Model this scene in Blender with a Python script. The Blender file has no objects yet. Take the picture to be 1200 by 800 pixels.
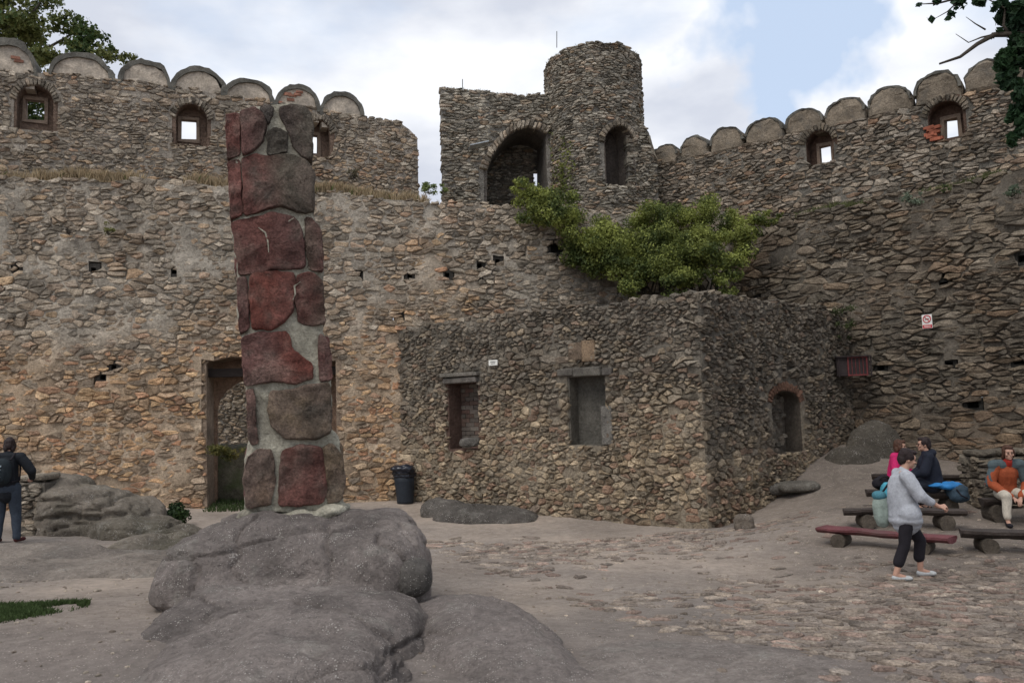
import bpy, bmesh, math, random
import numpy as np
from mathutils import Vector, Matrix, Euler, noise as mnoise
from mathutils.geometry import tessellate_polygon
random.seed(7); RNG = np.random.default_rng(7)
SC = bpy.context.scene; COL = SC.collection
R_ = math.radians
# ------------------------------------------------------------------ camera
FPX = 968.0; EYE = 1.7
cam_d = bpy.data.cameras.new('camera'); cam = bpy.data.objects.new('camera', cam_d); COL.objects.link(cam)
cam_d.sensor_width = 36.0; cam_d.lens = FPX/1200*36; cam_d.clip_end = 3000; cam_d.clip_start = 0.05
CM = Matrix.Rotation(R_(90+5.02), 4, 'X') @ Matrix.Rotation(R_(-1.8), 4, 'Z')
cam.matrix_world = Matrix.Translation((0, 0, EYE)) @ CM
SC.camera = cam
CMN = np.array(CM.to_3x3())
# ------------------------------------------------------------------ exposure, sky, sun
SC.view_settings.view_transform = 'Standard'; SC.view_settings.look = 'None'
SC.view_settings.exposure = 0.40; SC.view_settings.gamma = 1.0
SC.cycles.max_bounces = 5; SC.cycles.diffuse_bounces = 3
SUN_EL, SUN_AZ = 55, 215      # azimuth measured clockwise from +Y
w = bpy.data.worlds.new('World'); SC.world = w; w.use_nodes = True
nt = w.node_tree; nt.nodes.clear()
def N(t, **k):
    n = nt.nodes.new(t)
    for a, b in k.items(): setattr(n, a, b)
    return n
sky = N('ShaderNodeTexSky'); sky.sky_type = 'NISHITA'; sky.sun_disc = False
sky.sun_elevation = R_(SUN_EL); sky.sun_rotation = R_(SUN_AZ); sky.air_density = 1.0; sky.dust_density = 2.0
tc = N('ShaderNodeTexCoord')
mp = N('ShaderNodeMapping'); mp.inputs['Scale'].default_value = (1.0, 1.0, 2.2); mp.inputs['Location'].default_value = (0.35, 0.1, 0.62)
n1 = N('ShaderNodeTexNoise'); n1.inputs['Scale'].default_value = 2.1; n1.inputs['Detail'].default_value = 7; n1.inputs['Roughness'].default_value = 0.52
n2 = N('ShaderNodeTexNoise'); n2.inputs['Scale'].default_value = 3.0; n2.inputs['Detail'].default_value = 6
r1 = N('ShaderNodeValToRGB'); r1.color_ramp.elements[0].position = 0.36; r1.color_ramp.elements[1].position = 0.50
r1.color_ramp.elements[0].color = (0.12, 0.12, 0.12, 1)
r2 = N('ShaderNodeValToRGB'); r2.color_ramp.elements[0].position = 0.42; r2.color_ramp.elements[1].position = 0.57
r2.color_ramp.elements[0].color = (5.2, 5.5, 6.25, 1); r2.color_ramp.elements[1].color = (7.7, 7.85, 8.2, 1)
pale = N('ShaderNodeMix', data_type='RGBA'); pale.inputs[0].default_value = 0.85; pale.inputs[7].default_value = (4.9, 5.9, 7.5, 1)
mx = N('ShaderNodeMix', data_type='RGBA')
bg = N('ShaderNodeBackground'); bg.inputs['Strength'].default_value = 0.1
wo = N('ShaderNodeOutputWorld'); L = nt.links.new
L(tc.outputs['Generated'], mp.inputs[0]); L(mp.outputs[0], n1.inputs['Vector']); L(mp.outputs[0], n2.inputs['Vector'])
def blob(px, py, rad):
    d = Vector(((px-600)/FPX, -(py-400)/FPX, -1.0)); d.rotate(CM.to_3x3().to_quaternion()); d.normalize()
    vd = N('ShaderNodeVectorMath', operation='DISTANCE'); vd.inputs[1].default_value = d
    ad = N('ShaderNodeVectorMath', operation='MULTIPLY_ADD'); ad.inputs[1].default_value = (.55, .55, .55); L(n3.outputs['Color'], ad.inputs[0]); L(tc.outputs['Generated'], ad.inputs[2])
    sb = N('ShaderNodeVectorMath', operation='SUBTRACT'); sb.inputs[1].default_value = (.275, .275, .275); L(ad.outputs[0], sb.inputs[0]); L(sb.outputs[0], vd.inputs[0])
    mr = N('ShaderNodeMapRange'); mr.inputs[1].default_value = rad*.75; mr.inputs[2].default_value = rad; L(vd.outputs['Value'], mr.inputs[0]); return mr.outputs[0]
n3 = N('ShaderNodeTexNoise'); n3.inputs['Scale'].default_value = 3.5; n3.inputs['Detail'].default_value = 6; L(tc.outputs['Generated'], n3.inputs['Vector'])
mi = N('ShaderNodeMath', operation='MINIMUM'); L(blob(885, 15, .115), mi.inputs[0]); L(blob(895, 90, .08), mi.inputs[1])
mi2 = N('ShaderNodeMath', operation='MULTIPLY'); L(mi.outputs[0], mi2.inputs[0]); L(r1.outputs[0], mi2.inputs[1])
L(n1.outputs['Fac'], r1.inputs[0]); L(n2.outputs['Fac'], r2.inputs[0])
L(sky.outputs[0], pale.inputs[6]); L(pale.outputs[2], mx.inputs[6]); L(mi2.outputs[0], mx.inputs[0]); L(r2.outputs[0], mx.inputs[7])
L(mx.outputs[2], bg.inputs[0]); L(bg.outputs[0], wo.inputs[0])
sd = bpy.data.lights.new('sun', 'SUN'); sd.energy = 1.4; sd.angle = R_(34); sd.color = (1.0, 0.95, 0.88)
so = bpy.data.objects.new('sun', sd); COL.objects.link(so)
_s = Vector((math.sin(R_(SUN_AZ))*math.cos(R_(SUN_EL)), math.cos(R_(SUN_AZ))*math.cos(R_(SUN_EL)), math.sin(R_(SUN_EL))))
so.rotation_euler = _s.to_track_quat('Z', 'Y').to_euler(); so.location = (0, 0, 30)

# ------------------------------------------------------------------ maths
def ray(px, py):
    return CMN @ np.array([(px-600)/FPX, -(py-400)/FPX, -1.0])
def at(px, py, Y):
    d = ray(px, py); return np.array([0, 0, EYE]) + d*(Y/d[1])
def proj(p):
    q = (np.asarray(p) - np.array([0, 0, EYE])) @ CMN
    return 600+FPX*q[..., 0]/-q[..., 2], 400-FPX*q[..., 1]/-q[..., 2], -q[..., 2]
def _hash(ix, iy, iz):
    h = (ix*374761393 + iy*668265263 + iz*2147483647) & 0xffffffff
    h = ((h ^ (h >> 13))*1274126177) & 0xffffffff
    return ((h ^ (h >> 16)) & 0xffff)/65535.0
def vnoise(P):
    P = np.asarray(P, float); i = np.floor(P).astype(np.int64); f = P-i; f = f*f*(3-2*f); r = 0
    for dx in (0, 1):
        wx = f[..., 0] if dx else 1-f[..., 0]
        for dy in (0, 1):
            wy = f[..., 1] if dy else 1-f[..., 1]
            for dz in (0, 1):
                wz = f[..., 2] if dz else 1-f[..., 2]
                r = r + wx*wy*wz*_hash(i[..., 0]+dx, i[..., 1]+dy, i[..., 2]+dz)
    return r*2-1
def fbm(P, fr=1.0, octv=4, g=0.5):
    P = np.asarray(P, float)*fr; a = 1; r = 0
    for k in range(octv):
        r = r + a*vnoise(P+17.3*k); P = P*2.03; a *= g
    return r
def n2d(u, v, fr, octv=3, s=0):
    a = 1.0; t = 0.0; f = fr
    for k in range(octv): t += a*mnoise.noise((u*f+17.3*k, v*f+3.1*k, s*7.7+.5)); a *= .5; f *= 2.03
    return t*1.25
def inpoly(u, v, poly):
    u = np.asarray(u, float); v = np.asarray(v, float); ins = np.zeros(u.shape, bool)
    n = len(poly)
    for i in range(n):
        x0, y0 = poly[i]; x1, y1 = poly[(i+1) % n]
        if y0 == y1: continue
        c = ((y0 > v) != (y1 > v)) & (u < (x1-x0)*(v-y0)/(y1-y0)+x0); ins ^= c
    return ins
def inp1(u, v, poly):
    ins = False; x0, y0 = poly[-1]
    for x1, y1 in poly:
        if (y0 > v) != (y1 > v) and u < (x1-x0)*(v-y0)/(y1-y0)+x0: ins = not ins
        x0, y0 = x1, y1
    return ins
def nearest_on(poly, u, v):
    best = None
    for i in range(len(poly)):
        x0, y0 = poly[i]; x1, y1 = poly[(i+1) % len(poly)]
        dx, dy = x1-x0, y1-y0; l = dx*dx+dy*dy or 1e-9
        t = min(1, max(0, ((u-x0)*dx+(v-y0)*dy)/l)); a, b = x0+t*dx, y0+t*dy
        d = (a-u)**2+(b-v)**2
        if best is None or d < best[0]: best = (d, a, b)
    return best[1], best[2]
def expand(poly, e):
    c = np.mean(poly, axis=0); out = []
    for p in poly:
        d = np.array(p)-c; s = np.sign(d)*np.minimum(1, np.abs(d)/(np.abs(np.array(poly)-c).max(axis=0)*.5))
        out.append((p[0]+s[0]*e, p[1]+s[1]*e))
    return out

# ------------------------------------------------------------------ materials
def mat(name, col=None, rough=0.9, bump=0.0, bscale=20, tint=False, vary=0.25, vscale=3.0, spec=0.25,
        speck=None, speck_scale=40, speck_amt=0.3, metal=0.0, trans=0.0, detail=8, streak=None, bdist=0.02, fine=0.25):
    m = bpy.data.materials.new(name); m.use_nodes = True; t = m.node_tree; nd = t.nodes; lk = t.links.new
    b = nd['Principled BSDF']; b.inputs['Roughness'].default_value = rough; b.inputs['Metallic'].default_value = metal
    b.inputs['Specular IOR Level'].default_value = spec
    geo = nd.new('ShaderNodeNewGeometry')
    if tint:
        at_ = nd.new('ShaderNodeAttribute'); at_.attribute_name = 'tint'; c = at_.outputs['Color']
    else:
        rgb = nd.new('ShaderNodeRGB'); rgb.outputs[0].default_value = (*col, 1); c = rgb.outputs[0]
    def noise(sc, det=detail, ro=0.6):
        n = nd.new('ShaderNodeTexNoise'); n.inputs['Scale'].default_value = sc; n.inputs['Detail'].default_value = det
        n.inputs['Roughness'].default_value = ro; lk(geo.outputs['Position'], n.inputs['Vector']); return n
    def mulby(c, fac, lo, hi):
        mr = nd.new('ShaderNodeMapRange'); mr.inputs[1].default_value = 0.3; mr.inputs[2].default_value = 0.7
        mr.inputs[3].default_value = lo; mr.inputs[4].default_value = hi; lk(fac, mr.inputs[0])
        mm = nd.new('ShaderNodeMix'); mm.data_type = 'RGBA'; mm.blend_type = 'MULTIPLY'; mm.inputs[0].default_value = 1
        lk(c, mm.inputs[6]); lk(mr.outputs[0], mm.inputs[7]); return mm.outputs[2]
    if vary:
        c = mulby(c, noise(vscale).outputs['Fac'], 1-vary, 1+vary)
        c = mulby(c, noise(vscale*9, 5, .75).outputs['Fac'], 1-vary*1.15, 1+vary*1.15)
    if speck:
        v = nd.new('ShaderNodeTexVoronoi'); v.inputs['Scale'].default_value = speck_scale; v.inputs['Randomness'].default_value = 1
        ns = noise(7, 3); 
        lk(geo.outputs['Position'], v.inputs['Vector'])
        mth = nd.new('ShaderNodeMath'); mth.operation = 'LESS_THAN'
        mr = nd.new('ShaderNodeMapRange'); mr.inputs[1].default_value = .35; mr.inputs[2].default_value = .7
        mr.inputs[3].default_value = .02; mr.inputs[4].default_value = speck_amt; lk(ns.outputs['Fac'], mr.inputs[0])
        lk(v.outputs['Distance'], mth.inputs[0]); lk(mr.outputs[0], mth.inputs[1])
        gt = nd.new('ShaderNodeMath'); gt.operation = 'GREATER_THAN'; gt.inputs[1].default_value = .55
        sp = nd.new('ShaderNodeSeparateColor'); lk(v.outputs['Color'], sp.inputs[0]); lk(sp.outputs[0], gt.inputs[0])
        mu = nd.new('ShaderNodeMath'); mu.operation = 'MULTIPLY'; lk(mth.outputs[0], mu.inputs[0]); lk(gt.outputs[0], mu.inputs[1])
        mm = nd.new('ShaderNodeMix'); mm.data_type = 'RGBA'; mm.inputs[7].default_value = (*speck, 1)
        lk(mu.outputs[0], mm.inputs[0]); lk(c, mm.inputs[6]); c = mm.outputs[2]
    if streak:
        ns = noise(2.3, 6, .65); mr = nd.new('ShaderNodeMapRange'); mr.inputs[1].default_value = .5; mr.inputs[2].default_value = .68
        lk(ns.outputs['Fac'], mr.inputs[0]); mr.inputs[4].default_value = 0.75
        mm = nd.new('ShaderNodeMix'); mm.data_type = 'RGBA'; mm.inputs[7].default_value = (*streak, 1)
        lk(mr.outputs[0], mm.inputs[0]); lk(c, mm.inputs[6]); c = mm.outputs[2]
    lk(c, b.inputs['Base Color'])
    if bump:
        a = noise(bscale, 10, .68); bm = nd.new('ShaderNodeBump'); bm.inputs['Strength'].default_value = bump; bm.inputs['Distance'].default_value = bdist
        lk(a.outputs['Fac'], bm.inputs['Height'])
        a2 = noise(bscale*5, 5, .7); bm2 = nd.new('ShaderNodeBump'); bm2.inputs['Strength'].default_value = bump; bm2.inputs['Distance'].default_value = bdist*fine
        lk(a2.outputs['Fac'], bm2.inputs['Height']); lk(bm.outputs[0], bm2.inputs['Normal']); lk(bm2.outputs[0], b.inputs['Normal'])
    if trans:
        tr = nd.new('ShaderNodeBsdfTranslucent'); lk(c, tr.inputs[0]); ms = nd.new('ShaderNodeMixShader'); ms.inputs[0].default_value = trans
        lk(b.outputs[0], ms.inputs[1]); lk(tr.outputs[0], ms.inputs[2]); lk(ms.outputs[0], nd['Material Output'].inputs[0])
    return m
M_STONE = mat('rubble stone', tint=True, bump=1.0, bscale=11, vary=0.44, vscale=3.6, bdist=0.065, fine=.45)
M_MORTAR = mat('lime mortar', tint=True, bump=1.0, bscale=9, vary=0.36, vscale=1.9, bdist=0.10, fine=.4)
M_BLOCK = mat('sandstone block', tint=True, bump=1.0, bscale=12, vary=0.45, vscale=4.5, bdist=0.08, fine=.6)
M_PLASTER = mat('old plaster', col=(.40, .345, .28), bump=.7, bscale=7, vary=.35, vscale=2.2, streak=(.17, .155, .14))
M_COPING = mat('weathered coping', col=(.115, .11, .095), bump=1.0, bscale=9, vary=.4, vscale=4)
M_BRICK = mat('old brick', tint=True, bump=.8, bscale=18, vary=.3, vscale=5)
M_ROCK = mat('granite', tint=True, bump=1.0, bscale=5, vary=.26, vscale=1.6, speck=(.50, .46, .42), speck_scale=60, speck_amt=.46, bdist=0.14, fine=.35)
M_GROUND = mat('bare earth', tint=True, bump=1.0, bscale=12, vary=.2, vscale=.9, speck=(.60, .52, .46), speck_scale=48, speck_amt=.42, bdist=0.06, fine=.5)
M_LEAF = mat('leaves', tint=True, rough=.6, vary=.15, vscale=1.5, trans=.3)
M_GRASS = mat('grass blades', tint=True, rough=.8, vary=.15, trans=.2)
M_BARK = mat('bark', col=(.06, .05, .04), bump=1, bscale=20)
M_WOOD = mat('weathered wood', col=(.048, .036, .030), bump=.8, bscale=25, vary=.4, rough=.7, spec=.4)
M_REDWOOD = mat('red painted wood', col=(.135, .048, .052), bump=.5, bscale=25, vary=.35, rough=.65, streak=(.12, .07, .065))
M_LOG = mat('log', col=(.085, .07, .055), bump=.8, bscale=25, vary=.35)
M_MOSS = mat('mossy rock', col=(.095, .085, .06), bump=1, bscale=9, vary=.4, streak=(.06, .075, .03))
M_DARK = mat('dark timber', col=(.018, .013, .011), bump=.5, rough=.8)
def cloth(name, c, rough=.85, bump=.3): return mat(name, col=c, rough=rough, bump=bump, bscale=14, vary=.18, vscale=4, bdist=.02, fine=.2)
M_SKIN = mat('skin', col=(.45, .26, .19), rough=.55, vary=.08, vscale=8, spec=.4)

# ------------------------------------------------------------------ object helpers
def thing(name, label, cat, loc=(0, 0, 0), group=None, rotz=0):
    o = bpy.data.objects.new(name, None); COL.objects.link(o); o.location = tuple(float(a) for a in loc); o.rotation_euler = (0, 0, rotz)
    o.empty_display_size = .2; o['label'] = label; o['category'] = cat; o['kind'] = 'thing'
    if group: o['group'] = group
    return o
def mesh(name, V, F, m, parent=None, origin=None, tint=None, smooth=False, kind=None, label=None, local=False):
    """V in world coordinates (or local=True: in the parent's frame)"""
    V = np.asarray(V, float)
    po = np.array(parent_world(parent)) if (parent is not None and not local) else np.zeros(3)
    og = np.zeros(3) if origin is None and parent is not None else (V.mean(axis=0) if origin is None else np.asarray(origin, float))
    if parent is not None and origin is None: og = po
    me = bpy.data.meshes.new(name); me.from_pydata((V-og).tolist(), [], F); me.materials.append(m)
    if tint is not None:
        T = np.asarray(tint, float)
        if T.ndim == 1: T = np.tile(T, (len(V), 1))
        a = me.color_attributes.new('tint', 'FLOAT_COLOR', 'POINT')
        a.data.foreach_set('color', np.hstack([T, np.ones((len(V), 1))]).astype(np.float32).ravel())
    if smooth: me.polygons.foreach_set('use_smooth', np.ones(len(me.polygons), bool))
    me.update()
    o = bpy.data.objects.new(name, me); COL.objects.link(o)
    if parent is not None: o.parent = parent
    o.location = (og-po).tolist()
    if kind: o['kind'] = kind
    if label: o['label'] = label
    return o
def parent_world(p):
    l = np.zeros(3)
    while p is not None: l = l+np.array(p.location); p = p.parent
    return l
def tagt(o, label, cat, group=None):
    o['label'] = label; o['category'] = cat
    if group: o['group'] = group
    return o
class Acc:
    def __init__(s): s.V = []; s.F = []; s.T = []; s.n = 0
    def add(s, V, F, T=(.5, .5, .5)):
        V = np.asarray(V, float); s.V.append(V); s.F += [tuple(i+s.n for i in f) for f in F]; s.n += len(V)
        T = np.asarray(T, float); s.T.append(np.tile(T, (len(V), 1)) if T.ndim == 1 else T)
    def build(s, name, m, parent=None, **k):
        if not s.V: return None
        return mesh(name, np.vstack(s.V), s.F, m, parent, tint=np.vstack(s.T), **k)
def boxg(c, s, rz=0, jit=0.0):
    c = np.asarray(c, float); h = np.asarray(s, float)/2
    V = np.array([[x, y, z] for x in (-1, 1) for y in (-1, 1) for z in (-1, 1)])*h
    if jit: V = V + RNG.uniform(-jit, jit, V.shape)
    cr, sr = math.cos(rz), math.sin(rz)
    V = np.c_[V[:, 0]*cr-V[:, 1]*sr, V[:, 0]*sr+V[:, 1]*cr, V[:, 2]]+c
    return V, [(0, 1, 3, 2), (4, 6, 7, 5), (0, 4, 5, 1), (2, 3, 7, 6), (0, 2, 6, 4), (1, 5, 7, 3)]
def bev(o, w=.01, seg=2):
    b = o.modifiers.new('bevel', 'BEVEL'); b.width = w; b.segments = seg; b.limit_method = 'ANGLE'; return o
def tube(pts, rad, n=8, cap=True):
    pts = [np.asarray(p, float) for p in pts]; V = []; F = []
    if np.isscalar(rad): rad = [rad]*len(pts)
    for i, p in enumerate(pts):
        d = pts[min(i+1, len(pts)-1)]-pts[max(i-1, 0)]; d /= np.linalg.norm(d)+1e-9
        a = np.cross(d, (0, 0, 1)) if abs(d[2]) < .9 else np.cross(d, (1, 0, 0)); a /= np.linalg.norm(a); b = np.cross(d, a)
        for k in range(n):
            t = 2*math.pi*k/n; V.append(p+rad[i]*(math.cos(t)*a+math.sin(t)*b))
    for i in range(len(pts)-1):
        for k in range(n):
            k2 = (k+1) % n; F.append((i*n+k, i*n+k2, (i+1)*n+k2, (i+1)*n+k))
    if cap: F.append(tuple(range(n))[::-1]); F.append(tuple((len(pts)-1)*n+k for k in range(n)))
    return np.array(V), F
_ico = {}
def ico(sub):
    if sub not in _ico:
        bm = bmesh.new(); bmesh.ops.create_icosphere(bm, subdivisions=sub, radius=1)
        _ico[sub] = (np.array([v.co for v in bm.verts]), [tuple(v.index for v in f.verts) for f in bm.faces]); bm.free()
    return _ico[sub]
def ell(c, r, e=1.0, rz=0, sub=3, rx=0, ry=0):
    V, F = ico(sub); V = V.copy()
    if e != 1.0:
        V = np.sign(V)*np.abs(V)**e
    V = V*np.asarray(r, float); m = np.array(Euler((rx, ry, rz)).to_matrix()); V = V@m.T+np.asarray(c, float); return V, F
def capsule(p0, p1, r0, r1, n=12):
    p0 = np.asarray(p0, float); p1 = np.asarray(p1, float); d = p1-p0; l = np.linalg.norm(d)+1e-9; d = d/l
    pts = []; rad = []
    for a in (-.98, -.8, -.5, 0): pts.append(p0+d*a*r0); rad.append(r0*math.sqrt(max(1-a*a, .001)))
    for a in (0, .5, .8, .98): pts.append(p1+d*a*r1); rad.append(r1*math.sqrt(max(1-a*a, .001)))
    # build rings with a constant frame
    a = np.cross(d, (0, 0, 1)) if abs(d[2]) < .9 else np.cross(d, (1, 0, 0)); a /= np.linalg.norm(a); b = np.cross(d, a)
    V = []; F = []
    for p, r in zip(pts, rad):
        for k in range(n):
            t = 2*math.pi*k/n; V.append(p+r*(math.cos(t)*a+math.sin(t)*b))
    for i in range(len(pts)-1):
        for k in range(n):
            k2 = (k+1) % n; F.append((i*n+k, i*n+k2, (i+1)*n+k2, (i+1)*n+k))
    F.append(tuple(range(n))[::-1]); F.append(tuple((len(pts)-1)*n+k for k in range(n)))
    return np.array(V), F
def fuse(prims, voxel, smooth=2):
    """union of closed shapes as one continuous skin"""
    A = Acc()
    for V, F in prims: A.add(V, F)
    me = bpy.data.meshes.new('tmp'); me.from_pydata(np.vstack(A.V).tolist(), [], A.F)
    o = bpy.data.objects.new('tmp', me); COL.objects.link(o)
    r = o.modifiers.new('r', 'REMESH'); r.mode = 'VOXEL'; r.voxel_size = voxel
    if smooth: s = o.modifiers.new('s', 'SMOOTH'); s.iterations = smooth; s.factor = .5
    dg = bpy.context.evaluated_depsgraph_get(); dg.update(); e = o.evaluated_get(dg); m2 = e.to_mesh()
    n = len(m2.vertices); V = np.empty(n*3); m2.vertices.foreach_get('co', V); V = V.reshape(-1, 3)
    F = [tuple(p.vertices) for p in m2.polygons]; Nn = np.empty(n*3); m2.vertices.foreach_get('normal', Nn)
    e.to_mesh_clear(); bpy.data.objects.remove(o); bpy.data.meshes.remove(me)
    return V, F, Nn.reshape(-1, 3)

# ------------------------------------------------------------------ ground height
CP = [(475, 590, 19.8), (540, 594, 19.0), (600, 602, 18.0), (700, 610, 17.0), (825, 618, 15.6), (900, 587, 17.0), (985, 520, 19.0),
      (1100, 546, 17.6), (1150, 552, 16.8), (1200, 560, 16.2), (18, 638, 13.8), (130, 640, 14.0), (230, 604, 18.3), (100, 660, 12.5), (0, 690, 8.9), (175, 708, 8.0),
      (0, 800, 5.4), (600, 800, 5.3), (1200, 800, 5.4), (900, 700, 9.0), (1070, 679, 10.2), (960, 645, 12.0), (1178, 618, 13.3), (1040, 640, 12.0),
      (650, 700, 9.3), (750, 650, 12.5), (600, 640, 14.0), (400, 620, 16.0), (300, 610, 17.6), (1000, 600, 14.2), (1100, 590, 15.0)]
CPW = [at(*c) for c in CP] + [np.array(p, float) for p in [(0, 0, 0), (-4, 1, 0), (4, 1, -.1), (0, -6, .1), (-9, 0, .1), (9, 0, -.2), (-16, 10, .2), (14, 8, -.3), (14, 15, -.1), (-14, 19, 0), (-3.5, 5, 0), (6, 24, -.2), (-5, 24, -.3)]]
CPW = np.array(CPW); _D = np.linalg.norm(CPW[:, None, :2]-CPW[None, :, :2], axis=2)
_phi = lambda d: np.sqrt(d*d+1.0)
_W = np.linalg.solve(_phi(_D)+np.eye(len(CPW))*-.02, CPW[:, 2])
def gz(x, y):
    x = np.asarray(x, float); y = np.asarray(y, float)
    d = np.sqrt((x[..., None]-CPW[:, 0])**2+(y[..., None]-CPW[:, 1])**2); z = (_phi(d)*_W).sum(-1)
    R = np.sqrt(x**2+(y-9)**2); k = np.clip((R-15)/8, 0, 1); z = np.clip(z, -1.0, 1.2)*(1-k)+(-.2)*k
    P = np.stack([x, y, 0*x], -1); z = z+.05*fbm(P, .45, 3)*(1-k)+.012*fbm(P, 2.2, 3)*(R < 20)
    return z
def gzs(x, y): return float(gz(np.array([x]), np.array([y]))[0])

def axis(lo, hi, st, far):
    a = list(np.arange(lo, hi, st)); s = st; x = a[-1]
    while x < far: s *= 1.35; x += s; a.append(x)
    s = st; x = lo; b = []
    while x > -far: s *= 1.35; x -= s; b.append(x)
    return np.array(b[::-1]+a)
gx = axis(-12, 12, .09, 900); gy = axis(2.5, 21, .09, 900)
GX, GY = np.meshgrid(gx, gy); GZ = gz(GX, GY); ny, nx = GX.shape
V = np.c_[GX.ravel(), GY.ravel(), GZ.ravel()]
idx = np.arange(nx*ny).reshape(ny, nx)
F = np.stack([idx[:-1, :-1], idx[:-1, 1:], idx[1:, 1:], idx[1:, :-1]], -1).reshape(-1, 4).tolist()
nf = fbm(V*[1, 1, 0]+.5, .5, 4); nf2 = fbm(V*[1, 1, 0]+9, .22, 3)
sand = np.array([.46, .38, .315]); grey = np.array([.33, .285, .25]); dark = np.array([.13, .108, .09])
k = np.clip(.5+nf*.6+nf2*.4, 0, 1)[:, None]; T = grey*(1-k)+sand*k
pxg, pyg, dg_ = proj(V)
right = np.clip((V[:, 0]-2.5-.12*(V[:, 1]-8))/3, 0, 1)[:, None]*.7          # ground tone gets darker towards the right, benches included
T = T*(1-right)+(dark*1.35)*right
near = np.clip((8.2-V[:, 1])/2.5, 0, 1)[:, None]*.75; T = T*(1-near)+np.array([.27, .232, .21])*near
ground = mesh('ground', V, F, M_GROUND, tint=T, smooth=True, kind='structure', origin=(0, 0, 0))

# ------------------------------------------------------------------ masonry surfaces
class Wall:
    def __init__(s, a, b):
        s.a = np.array(a[:2], float); d = np.array(b[:2], float)-s.a; s.L = np.linalg.norm(d); s.t = d/s.L
        s.n = np.array([s.t[1], -s.t[0]])
        if s.n@s.a > 0: s.n = -s.n
    def S(s, u, v, w):
        u, v, w = np.broadcast_arrays(np.asarray(u, float), np.asarray(v, float), np.asarray(w, float))
        p = s.a+u[..., None]*s.t+w[..., None]*s.n; return np.concatenate([p, v[..., None]], -1)
    def uv(s, px, py):
        d = ray(px, py); k = (s.a@s.n)/(d[:2]@s.n); p = d*k; return float((p[:2]-s.a)@s.t), float(p[2]+EYE)
class Cyl:
    def __init__(s, C, R):
        s.C = np.array(C[:2], float); s.R = R; s.c = -s.C/np.linalg.norm(s.C); s.r = np.array([-s.c[1], s.c[0]])
    def S(s, u, v, w):
        u, v, w = np.broadcast_arrays(np.asarray(u, float), np.asarray(v, float), np.asarray(w, float)); th = u/s.R
        n = np.cos(th)[..., None]*s.c+np.sin(th)[..., None]*s.r; p = s.C+(s.R+w)[..., None]*n; return np.concatenate([p, v[..., None]], -1)
    def uv(s, px, py):
        d = ray(px, py); A = d[:2]@d[:2]; B = -2*d[:2]@s.C; Cc = s.C@s.C-s.R**2; D = max(B*B-4*A*Cc, 0)
        k = (-B-math.sqrt(D))/(2*A); p = d*k; q = p[:2]-s.C; return float(math.atan2(q@s.r, q@s.c)*s.R), float(p[2]+EYE)
class Gnd:
    def S(s, u, v, w):
        u, v, w = np.broadcast_arrays(np.asarray(u, float), np.asarray(v, float), np.asarray(w, float)); return np.stack([u, v, gz(u, v)+w], -1)

def cells(seeds, asp, rad):
    P = np.array(seeds)*[1, asp]; g = {}; cs = rad
    for i, (x, y) in enumerate(P): g.setdefault((int(x//cs), int(y//cs)), []).append(i)
    out = []
    for i, (x, y) in enumerate(P):
        cx, cy = int(x//cs), int(y//cs); nb = []
        for a in (-1, 0, 1):
            for b in (-1, 0, 1): nb += g.get((cx+a, cy+b), ())
        nb = sorted(((P[j][0]-x)**2+(P[j][1]-y)**2, j) for j in nb if j != i)[:12]
        r = rad*.75; poly = [(x-r, y-r), (x+r, y-r), (x+r, y+r), (x-r, y+r)]
        for d, j in nb:
            if d < 1e-8: continue
            if d > 4*r*r: break
            mx, my = (P[j][0]+x)/2, (P[j][1]+y)/2; nx_, ny_ = P[j][0]-x, P[j][1]-y; q = []; n = len(poly)
            for k in range(n):
                a = poly[k]; b = poly[(k+1) % n]
                da = (a[0]-mx)*nx_+(a[1]-my)*ny_; db = (b[0]-mx)*nx_+(b[1]-my)*ny_
                if da <= 0: q.append(a)
                if (da < 0) != (db < 0):
                    t = da/(da-db); q.append((a[0]+t*(b[0]-a[0]), a[1]+t*(b[1]-a[1])))
            poly = q
            if len(poly) < 3: break
        out.append(np.array(poly)/[1, asp] if len(poly) >= 3 else None)
    return out
def area(p): x, y = p[:, 0], p[:, 1]; return .5*abs(np.dot(x, np.roll(y, 1))-np.dot(y, np.roll(x, 1)))
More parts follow.
